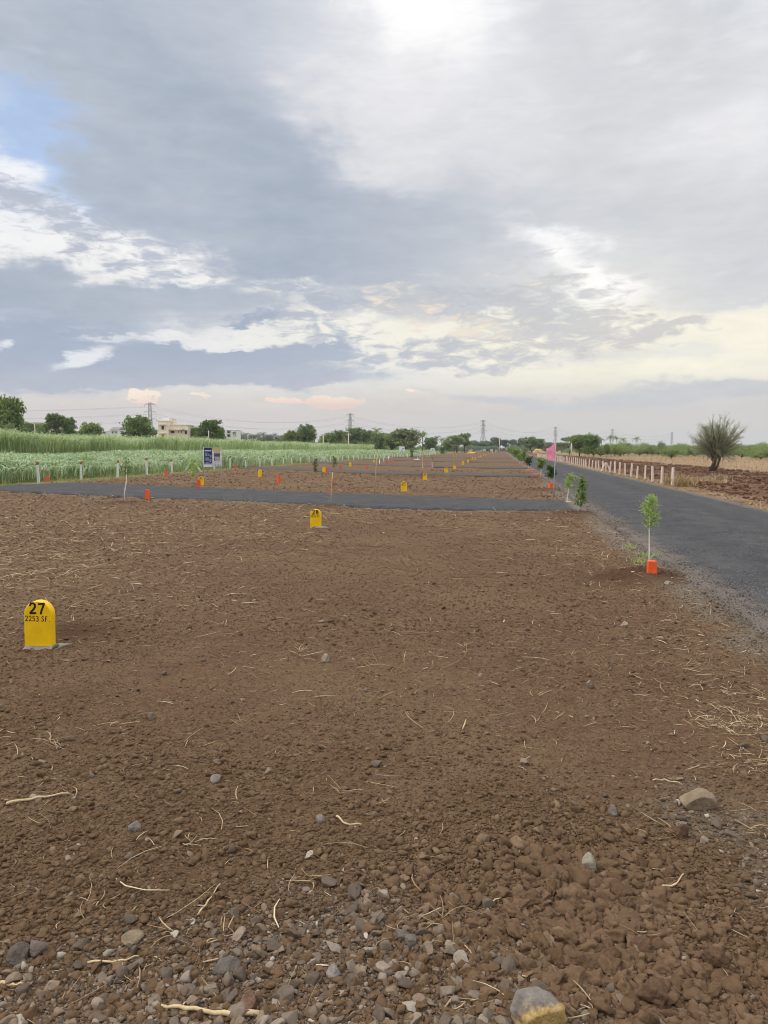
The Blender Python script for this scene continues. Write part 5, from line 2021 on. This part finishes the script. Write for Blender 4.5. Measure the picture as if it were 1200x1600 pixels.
PROTO = {}
for kind, seeds in (('broad', (1, 2, 3)), ('tall', (4, 5)), ('sparse', (6, 7)), ('umbrella', (8,)), ('scrub', (9, 10, 11)), ('palm', (12, 13))):
    PROTO[kind] = [Proto(kind, s) for s in seeds]


def tree(kind, var, px, top, wpx, dist, label, mat='dark', group=None, name=None, cat=None):
    """tree whose top shows at photo pixel (px, top) when it stands dist metres away"""
    pr = PROTO[kind][var % len(PROTO[kind])]
    top_p = D(px, top, dist)
    H = top_p.z
    W = wpx / FPX * dist
    unit = {'broad': 1.05, 'tall': 0.78, 'sparse': 0.9, 'umbrella': 1.1, 'scrub': 1.9, 'palm': 0.6}[kind]
    nm = name or {'palm': 'palm_tree', 'scrub': 'bush'}.get(kind, 'tree')
    t = thing(nm, label, cat or {'palm': 'palm tree', 'scrub': 'bush'}.get(kind, 'tree'), (top_p.x, dist, 0), random.uniform(0, 6.28), group)
    zt = {'scrub': 1.0, 'palm': 1.02}.get(kind, 1.03)
    t.scale = (W / unit, W / unit, H / zt) if kind != 'palm' else (H, H, H)
    link("trunk", pr.trunk, t)
    link("crown", pr.crown_in(mat), t)
    return t


BG = "trees behind the fields"
tree('broad', 0, 10, 614, 66, 130, "big dark tree cut by the left edge of the picture", 'dark', BG)
tree('broad', 1, -40, 622, 80, 140, "dark tree mostly outside the left edge of the picture", 'dark', BG)
tree('sparse', 0, 14, 655, 26, 118, "brownish small tree under the big dark left-edge tree", 'grey', BG)
tree('tall', 0, 86, 643, 42, 200, "tall two-humped dark tree standing between the left-edge tree and white houses", 'dark', BG)
tree('tall', 1, 104, 650, 36, 205, "dark tree leaning against the right of the tall two-humped tree", 'dark', BG)
tree('broad', 2, 62, 657, 46, 215, "lower green tree left of the tall two-humped tree", 'mid', BG)
tree('broad', 1, 40, 660, 30, 215, "small green tree right of the big left-edge tree", 'mid', BG)
tree('broad', 0, 138, 657, 46, 195, "round mid green tree just left of the small white house", 'mid', BG)
tree('broad', 1, 214, 651, 62, 180, "large round dark tree between white house and cream house", 'dark', BG)
tree('sparse', 1, 240, 660, 20, 190, "thin green tree touching the left corner of the cream house", 'mid', BG)
tree('palm', 0, 293, 664, 24, 175, "small palm in front of the cream house's right end", 'mid', BG)
tree('broad', 2, 308, 664, 34, 170, "green tree immediately right of the cream house", 'mid', BG)
tree('tall', 0, 329, 653, 46, 170, "tall dark tree between cream house and white unfinished house", 'dark', BG)
tree('broad', 0, 343, 664, 26, 175, "small dark tree left of the white unfinished house", 'dark', BG)
for q, (px, top, w) in enumerate(((378, 678, 26), (398, 679, 30), (420, 677, 30), (440, 679, 26))):
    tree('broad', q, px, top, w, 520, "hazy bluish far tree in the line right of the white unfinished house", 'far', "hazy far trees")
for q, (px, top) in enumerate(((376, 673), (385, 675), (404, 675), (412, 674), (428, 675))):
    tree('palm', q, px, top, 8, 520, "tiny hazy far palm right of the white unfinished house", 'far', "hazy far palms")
tree('broad', 2, 456, 670, 34, 225, "pale green round tree left of a larger dark tree, mid left", 'mid', BG)
tree('broad', 1, 479, 664, 40, 225, "dark dense tree rising right beside a paler round tree", 'dark', BG)
tree('broad', 0, 512, 675, 36, 280, "low green tree behind the left concrete pole", 'mid', BG)
tree('broad', 2, 528, 670, 40, 280, "green tree left of the pylon second from the left", 'mid', BG)
tree('broad', 1, 555, 669, 44, 275, "wide dark tree under the pylon second from the left", 'dark', BG)
tree('broad', 0, 574, 670, 36, 275, "dark tree left of the lone tall palm", 'dark', BG)
tree('palm', 1, 587, 667, 20, 255, "lone palm standing between dark trees and the big grey-green tree", 'mid', BG)
tree('broad', 1, 594, 677, 34, 260, "dark low tree below the lone palm", 'dark', BG)
tree('broad', 2, 634, 667, 62, 215, "biggest grey-green spreading tree at the end of the sugarcane", 'grey', BG)
tree('broad', 0, 612, 675, 36, 220, "dark tree at the left flank of the big grey-green tree", 'mid', BG)
tree('palm', 0, 660, 672, 20, 240, "palm right behind the big grey-green tree", 'mid', BG)
tree('palm', 1, 683, 680, 18, 280, "left palm of a close pair beyond the big grey-green tree", 'mid', BG)
tree('palm', 0, 690, 683, 16, 290, "right palm of a close pair beyond the big grey-green tree", 'mid', BG)
tree('broad', 1, 672, 684, 30, 280, "low dark tree behind a pale notice board", 'dark', BG)
tree('broad', 2, 713, 678, 34, 330, "pale green tree left of the pylon over the plots' centre", 'mid', BG)
tree('tall', 1, 726, 676, 24, 335, "tall green tree just left of the pylon over the plots' centre", 'mid', BG)
tree('broad', 0, 699, 686, 26, 330, "small round tree between palm pair and pale green tree", 'mid', BG)
tree('sparse', 0, 710, 693, 18, 300, "brownish low bush-like tree in front of the pale green tree", 'grey', BG)
for q, (px, top, w, m) in enumerate(((741, 687, 24, 'far'), (756, 689, 26, 'far'), (772, 682, 18, 'far'), (779, 684, 16, 'far'), (790, 686, 20, 'far'), (802, 686, 20, 'far'), (815, 683, 22, 'far'), (764, 690, 26, 'far'))):
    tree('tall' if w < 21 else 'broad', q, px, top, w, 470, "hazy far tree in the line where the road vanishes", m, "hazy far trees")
tree('broad', 1, 829, 683, 26, 380, "dark green tree left of the pink flag, beyond the gravel heap", 'dark', BG)
tree('broad', 2, 842, 684, 24, 390, "dark green tree behind the golden hay stack", 'dark', BG)
tree('broad', 0, 856, 690, 26, 400, "low tree directly behind the pink flag", 'far', BG)
tree('broad', 2, 879, 690, 32, 330, "low grey-green tree right of the pink flag", 'grey', BG)
tree('umbrella', 0, 889, 682, 30, 210, "flat-topped thorn tree over the roadside posts", 'grey', BG)
tree('broad', 2, 906, 677, 42, 170, "tall green tree on a bare trunk beyond the roadside posts", 'mid', BG)
tree('broad', 1, 926, 680, 32, 165, "dark round tree on a short trunk right of the tall green tree", 'dark', BG)
tree('palm', 0, 921, 675, 16, 250, "palm poking above the dark round tree on the right", 'mid', BG)
for q, (px, top) in enumerate(((940, 683), (953, 679), (963, 680), (973, 683), (994, 681))):
    tree('palm', q, px, top, 16, 300, ["leftmost palm of the row of five above the right-hand scrub", "second palm from the left above the right-hand scrub, tallest of five",
                                      "middle palm of the row of five above the right-hand scrub", "fourth palm of the row of five above the right-hand scrub",
                                      "rightmost palm of the row of five, standing apart above the scrub"][q], 'mid', "palms on the right skyline")
SC_L = ["dark small bush in the pale field behind the dark round tree", None]
tree('broad', 0, 949, 693, 13, 140, "small dark bushy tree alone in the pale field on the right", 'mid', BG)
scrub = [(955, 687, 60, 210), (975, 685, 60, 200), (1000, 690, 56, 190), (1020, 691, 50, 200), (1034, 684, 26, 180), (1012, 690, 20, 190), (1050, 692, 46, 130),
         (1072, 690, 40, 190), (1085, 694, 44, 160), (1060, 690, 50, 230), (1160, 690, 70, 140), (1190, 693, 60, 115), (1215, 691, 70, 120), (1140, 692, 50, 170), (930, 692, 40, 230), (1175, 689, 70, 190), (905, 694, 36, 240), (1240, 690, 80, 150), (890, 697, 30, 260)]
r8 = random.Random(8)
scrub += [(930 + i * 14.5 + r8.uniform(-6, 6), r8.uniform(686, 690.5), r8.uniform(40, 70), r8.uniform(150, 230)) for i in range(21)]
for q, (px, top, w, dist) in enumerate(scrub):
    tree('scrub', q, px, top, w, dist, "feathery pale green thorn bush in the scrub belt on the right", 'pale' if q not in (4, 8) else 'grey', "thorn bushes across the right-hand field")


# low growth closing the foot of the far tree line
r9 = random.Random(9)
for q in range(26):
    px = 600 + q * 11.0 + r9.uniform(-4, 4)
    dist = 300 + 140 * min(1, q / 14) + r9.uniform(-20, 20)
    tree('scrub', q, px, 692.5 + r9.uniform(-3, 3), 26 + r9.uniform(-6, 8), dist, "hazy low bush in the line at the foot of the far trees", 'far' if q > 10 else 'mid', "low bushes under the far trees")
for q in range(9):
    tree('scrub', q, 488 + q * 13, 684 + r9.uniform(-3, 3), 30, 265, "green bush filling the gap between trees behind the sugarcane's end", 'mid', "bushes under the trees behind the sugarcane")


# the leaning thorn tree in the ploughed field
def thorn_tree():
    base = gz(G(1108, 738))
    k = base.y / FPX
    t = thing("thorn_tree", "leaning bare-branched thorn tree fanning upward in the ploughed field", "tree", base)
    r_ = random.Random(77)
    mb, tw = MB(), MB()
    cents = []
    fork = Vector((10 * k, 0, 24 * k))
    for q in range(4):
        o = Vector((r_.uniform(-3, 6) * k, r_.uniform(-4, 4) * k, -0.2))
        f2 = fork + Vector((r_.uniform(-5, 9), r_.uniform(-6, 6), r_.uniform(-3, 10))) * k
        mb.tube([o, o.lerp(f2, 0.55) + Vector((1.5 * k, 0, 0)), f2], [0.11, 0.085, 0.06], 7)
        n = 26
        for i in range(n):
            th = max(-1.25, min(1.25, r_.gauss(0.04, 0.58)))                          # fan angle from the vertical
            az = r_.uniform(-1.2, 1.2) if r_.random() < 0.6 else r_.uniform(0, 6.28)
            L = r_.uniform(42, 68) * k * (1.0 - 0.30 * abs(th))
            dr = Vector((math.sin(th), 0.75 * math.sin(az) * math.cos(th) * 0.6, math.cos(th))).normalized()
            st0 = f2.lerp(o, r_.uniform(0, 0.3))
            mid = st0 + dr * L * 0.5 + Vector((r_.uniform(-2, 2), r_.uniform(-2, 2), r_.uniform(-1, 2))) * k
            e = st0 + dr * L + Vector((dr.x * 6, 0, -abs(dr.x) * 2)) * k
            mb.tube([st0, mid, e], [0.026, 0.016, 0.006], 5, False)
            for j in range(20):
                u = r_.uniform(0.18, 0.98)
                p0 = st0.lerp(mid, u * 2) if u < 0.5 else mid.lerp(e, u * 2 - 1)
                d2 = (dr * 0.8 + Vector((r_.gauss(0, 0.6), r_.gauss(0, 0.6), r_.gauss(0.1, 0.5)))).normalized()
                l2 = r_.uniform(5, 13) * k
                p1 = p0 + d2 * l2
                tw.tube([p0, p0.lerp(p1, 0.5) + Vector((0, 0, 0.02)), p1], [0.009, 0.006, 0.003], 3, False)
                for v in (0.35, 0.6, 0.8, 1.0):
                    cents.append(p0.lerp(p1, v))
    # hanging brush low in the crown
    for i in range(230):
        p0 = fork + Vector((r_.gauss(2, 15), r_.gauss(0, 11), r_.uniform(-3, 22))) * k
        p1 = p0 + Vector((r_.gauss(0, 8), r_.gauss(0, 6), r_.uniform(-16, 6))) * k
        tw.tube([p0, p0.lerp(p1, 0.5) + Vector((0, 0, 0.06)), p1], [0.012, 0.009, 0.004], 3, False)
        cents += [p0.lerp(p1, v) for v in (0.3, 0.5, 0.7, 0.85, 1.0)]
    mb.build("trunk", BARK, t, True)
    tw.build("twigs", paint("thorn_twigs", lin(146, 132, 116), 0.9, 0.3, 0.2, 6), t)
    V, F, rn = leaf_blades(21000, np.array([c[:] for c in cents]), 0.05, 0.075, 0.34, 78, 0.2)
    link("foliage", mesh_np("foliage", V, F, {"rnd": rn}), t, leaf_mat("thorn_leaf", lin(134, 146, 108), lin(178, 188, 148), 0.35))


thorn_tree()


# ------------------------------------------------------------------ houses
def house(name, label, dist, px0, px1, top, blocks, wins, mat, extras=()):
    """blocks: (px0, px1, top, depth, setback); wins: (px0, px1, py0, py1, block)"""
    base = D(px0, 702, dist)
    base.z = 0
    k = dist / FPX
    t = thing(name, label, "house", base)
    X = lambda px: (px - px0) * k
    Z = lambda py: CAM_H + (HORIZON - py) * k
    fronts = []
    for a, b_, tp, dep, sb in blocks:
        mb = MB()
        z1 = Z(tp)
        mb.box(((X(a) + X(b_)) / 2, sb + dep / 2, z1 / 2), (X(b_) - X(a), dep, z1))
        w = mb.build("wall", mat, t)
        pm = MB()
        pm.box(((X(a) + X(b_)) / 2, sb + dep / 2, z1 + 0.06), (X(b_) - X(a) + 0.3, dep + 0.3, 0.14))
        pm.build("parapet", mat, t)
        fronts.append(sb)
    for a, b_, p0, p1, bl in wins:
        sb = fronts[bl]
        f = MB()
        cx, cz, w, h = (X(a) + X(b_)) / 2, (Z(p0) + Z(p1)) / 2, X(b_) - X(a), Z(p0) - Z(p1)
        for q in ((cx, cz + h / 2, w + 0.24, 0.12), (cx, cz - h / 2, w + 0.24, 0.12), (cx - w / 2, cz, 0.12, h - 0.12), (cx + w / 2, cz, 0.12, h - 0.12)):
            f.box((q[0], sb - 0.06, q[1]), (q[2], 0.16, q[3]))
        fr = f.build("window", mat, t)
        g2 = MB()
        g2.box((cx, sb - 0.012, cz), (w - 0.02, 0.03, h - 0.02))
        g2.build("pane", DARKGLASS, fr)
        sh = MB()
        sh.box((cx, sb - 0.35, cz + h / 2 + 0.22), (w + 0.8, 0.7, 0.10))
        sh.build("sunshade", mat, t)
    return t, X, Z, k


t, X, Z, k = house("cream_house", "cream two-storey flat-roofed house with dark windows behind the sugarcane", 165, 248, 292, 657,
                   [(248, 263, 658.5, 7, 0), (263, 291, 664.5, 6, 1.5)],
                   [(252.8, 257.6, 665.5, 672), (264.5, 271, 673, 677.5), (275.5, 277.5, 673.5, 676.5), (280.5, 283, 673, 676.8), (286, 291, 673, 679), (253, 257.5, 678.5, 683)][0:0] +
                   [(252.8, 257.6, 665.5, 672, 0), (264.5, 271, 673, 677.5, 1), (275.5, 277.5, 673.5, 676.5, 1), (280.5, 283, 673, 676.8, 1), (286, 290.6, 673, 679, 1), (253, 257.5, 679, 683, 0)], CREAM)
mb = MB()
mb.box((X(255), 3.2, Z(658.5) + 0.55), (1.6, 1.6, 0.9))
mb.build("water_tank", WHITEWALL, t)
for q in (264, 266.5, 269):
    mb = MB()
    mb.box((X(q), 3.0, Z(664.5) + 0.7), (0.14, 0.14, 1.4))
    mb.build("roof_post", CREAM, t)
mb = MB()
mb.box((X(266.5), 3.0, Z(664.5) + 1.45), (X(270) - X(263.5), 1.4, 0.12))
mb.build("roof_slab", CREAM, t)

t, X, Z, k = house("white_house", "white unfinished house with open bays, right of the tall dark tree", 210, 352, 370, 671,
                   [(361, 370, 672.5, 6, 0), (352, 361, 671.5, 6, 1.2)], [(365, 366.6, 677, 682, 0), (367.6, 368.8, 677, 682, 0), (354, 358.5, 673.5, 677, 1), (354, 358.5, 678.5, 683, 1)], WHITEWALL)
mb = MB()
for q in (361.5, 365, 369.5):
    mb.box((X(q), 0.3, Z(672.5) + 0.35), (0.25, 0.25, 0.7))
mb.build("column_stub", WHITEWALL, t)

t, X, Z, k = house("small_house", "small white house with sloping grey roof between two round trees, left", 240, 159, 186, 671,
                   [(159, 172, 673.5, 6, 0.8), (173, 186, 672.5, 6, 0)], [(162, 164.5, 675.5, 678, 0), (175.5, 178, 674.5, 677.5, 1), (181, 183.5, 674.5, 677.5, 1)], WHITEWALL)
mb = MB()
xa, xb = X(172.4), X(186.6)
z1 = Z(672.5) + 0.16
v = [(xa, -0.3, z1), (xb, -0.3, z1), (xb, 6.3, z1), (xa, 6.3, z1), (xa, 3.0, z1 + 0.9), (xb, 3.0, z1 + 0.9)]
for f in ((0, 1, 5, 4), (2, 3, 4, 5), (3, 0, 4), (1, 2, 5), (3, 2, 1, 0)):
    mb.poly([v[i] for i in f])
mb.build("roof", paint("grey_roof", lin(150, 140, 140), 0.8, 0.2, 0.2, 1.0), t)


# ------------------------------------------------------------------ pylons, lines and poles
PYL = paint("pylon_steel", lin(186, 183, 184), 0.6, 0.1, 0.0, 1.0)
PYLONS = [(234, 628, 430), (547, 645, 560), (755, 655.5, 690), (868, 666.5, 930), (957, 670, 1050), (1050, 675, 1250)]
TOWER_H = 33.0


def pylon_mesh(H, thick):
    mb = MB()
    lv = [(0.0, 0.105), (0.18, 0.082), (0.36, 0.060), (0.52, 0.042), (0.66, 0.030), (0.78, 0.026), (0.90, 0.023), (0.985, 0.020)]
    C = ((-1, -1), (1, -1), (1, 1), (-1, 1))
    P = lambda i, c: Vector((C[c][0] * lv[i][1] * H, C[c][1] * lv[i][1] * H, lv[i][0] * H))
    for i in range(len(lv) - 1):
        for c in range(4):
            d = (c + 1) % 4
            mb.bar(P(i, c), P(i + 1, c), thick)
            mb.bar(P(i, c), P(i + 1, d), thick * 0.6)
            mb.bar(P(i, d), P(i + 1, c), thick * 0.6)
            mb.bar(P(i + 1, c), P(i + 1, d), thick * 0.6)
    return mb.mesh("tower")


def arms_mesh(H, thick):
    mb = MB()
    for z, L in ((0.66, 0.125), (0.80, 0.115), (0.95, 0.105)):
        for sg in (-1, 1):
            tip = Vector((sg * L * H, 0, z * H))
            for y in (-0.024, 0.024):
                mb.bar((sg * 0.026 * H, y * H, (z + 0.028) * H), tip, thick * 0.7)
                mb.bar((sg * 0.026 * H, y * H, z * H), tip, thick * 0.7)
            mb.bar(tip, tip - Vector((0, 0, 0.045 * H)), thick * 0.6)
    return mb.mesh("cross_arm")


ptops = []
lbs = ["largest lattice pylon, between the round dark tree and cream house", "lattice pylon above the trees left of picture centre", "lattice pylon above the far end of the plots",
       "lattice pylon above the pink flag", "small lattice pylon behind the palm row on the right", "smallest far lattice pylon left of the leaning thorn tree"]
for q, (px, top, dist) in enumerate(PYLONS):
    p = D(px, top, dist)
    H = p.z
    t = thing("pylon", lbs[q], "pylon", (p.x, dist, 0), 0.5, "pylons of the power line")
    tm, am = pylon_mesh(H, 0.13 + dist * 0.0002), arms_mesh(H, 0.15 + dist * 0.0002)
    link("tower", tm, t, PYL)
    link("cross_arm", am, t, PYL)
    c_, s_ = math.cos(0.5), math.sin(0.5)
    tips = [Vector((p.x + sg * L * H * c_, dist + sg * L * H * s_, (z - 0.045) * H)) for z, L in ((0.66, 0.125), (0.80, 0.115), (0.95, 0.105)) for sg in (-1, 1)]
    ptops.append(tips)
start = [v + Vector((-330, -90, 4)) for v in ptops[0]]
chain = [start] + ptops
for i in range(len(chain) - 1):
    mb = MB()
    for a, b_ in zip(chain[i], chain[i + 1]):
        pts = []
        for k in range(15):
            u = k / 14
            p = a.lerp(b_, u)
            p.z -= 4 * 6.5 * u * (1 - u)
            pts.append(p)
        rr_ = 0.030 + 0.00005 * a.y
        mb.tube(pts, [rr_] * 15, 4, False)
    o = mb.build("power_line", PYL)
    finish(o, ["power line wires from the left edge to the largest pylon", "power line wires between the largest and second pylon", "power line wires between second and third pylon",
               "power line wires sagging left of the pylon above the pink flag", "power line wires right of the pylon above the pink flag", "faintest power line wires on the far right"][i], "power line", "spans of the power line")


def pole(px, top, base, dist, label, arm=True):
    a, b_ = D(px, top, dist), D(px, 702, dist)
    o = thing("utility_pole", label, "pole", (a.x, dist, 0), 0.0, "utility poles")
    mb = MB()
    mb.tube([(0, 0, -0.2), (0, 0, a.z)], [0.17, 0.11] if arm else [0.09, 0.07], 8)
    mb.build("shaft", BARE_POST, o, True)
    if not arm: return
    m2 = MB()
    m2.box((0, 0, a.z - 0.35), (1.5, 0.10, 0.12))
    for x in (-0.6, 0, 0.6):
        m2.box((x, 0, a.z - 0.2), (0.09, 0.09, 0.18))
    m2.build("cross_arm", BARE_POST, o)


pole(505, 677, 692, 205, "concrete pole above the sugarcane, left of a matching one")
pole(544.3, 677.5, 693, 205, "concrete pole above the sugarcane under the second pylon")
pole(54, 661, 676, 130, "thin pole above the sugarcane beside the left-edge tree", False)
pole(780.5, 685, 703, 330, "grey pole before the hazy trees at the end of the plots")
pole(326, 673, 690, 150, "thin pole in front of the tall dark tree by the cream house", False)
pole(893, 692, 708, 150, "thin pole under the flat-topped thorn tree on the right", False)


# ------------------------------------------------------------------ thin evening haze over the plain
def build_haze():
    mb = MB()
    mb.box((0, 600, 29.5), (4200, 4600, 61))
    m = bpy.data.materials.new("haze")
    m.use_nodes = True
    t = m.node_tree
    t.nodes.clear()
    out = t.nodes.new('ShaderNodeOutputMaterial')
    v = t.nodes.new('ShaderNodeVolumePrincipled')
    v.inputs['Color'].default_value = (0.93, 0.94, 0.97, 1)
    v.inputs['Density'].default_value = 0.0002
    v.inputs['Anisotropy'].default_value = 0.2
    t.links.new(v.outputs[0], out.inputs['Volume'])
    o = mb.build("haze", m)
    finish(o, kind="stuff")


build_haze()
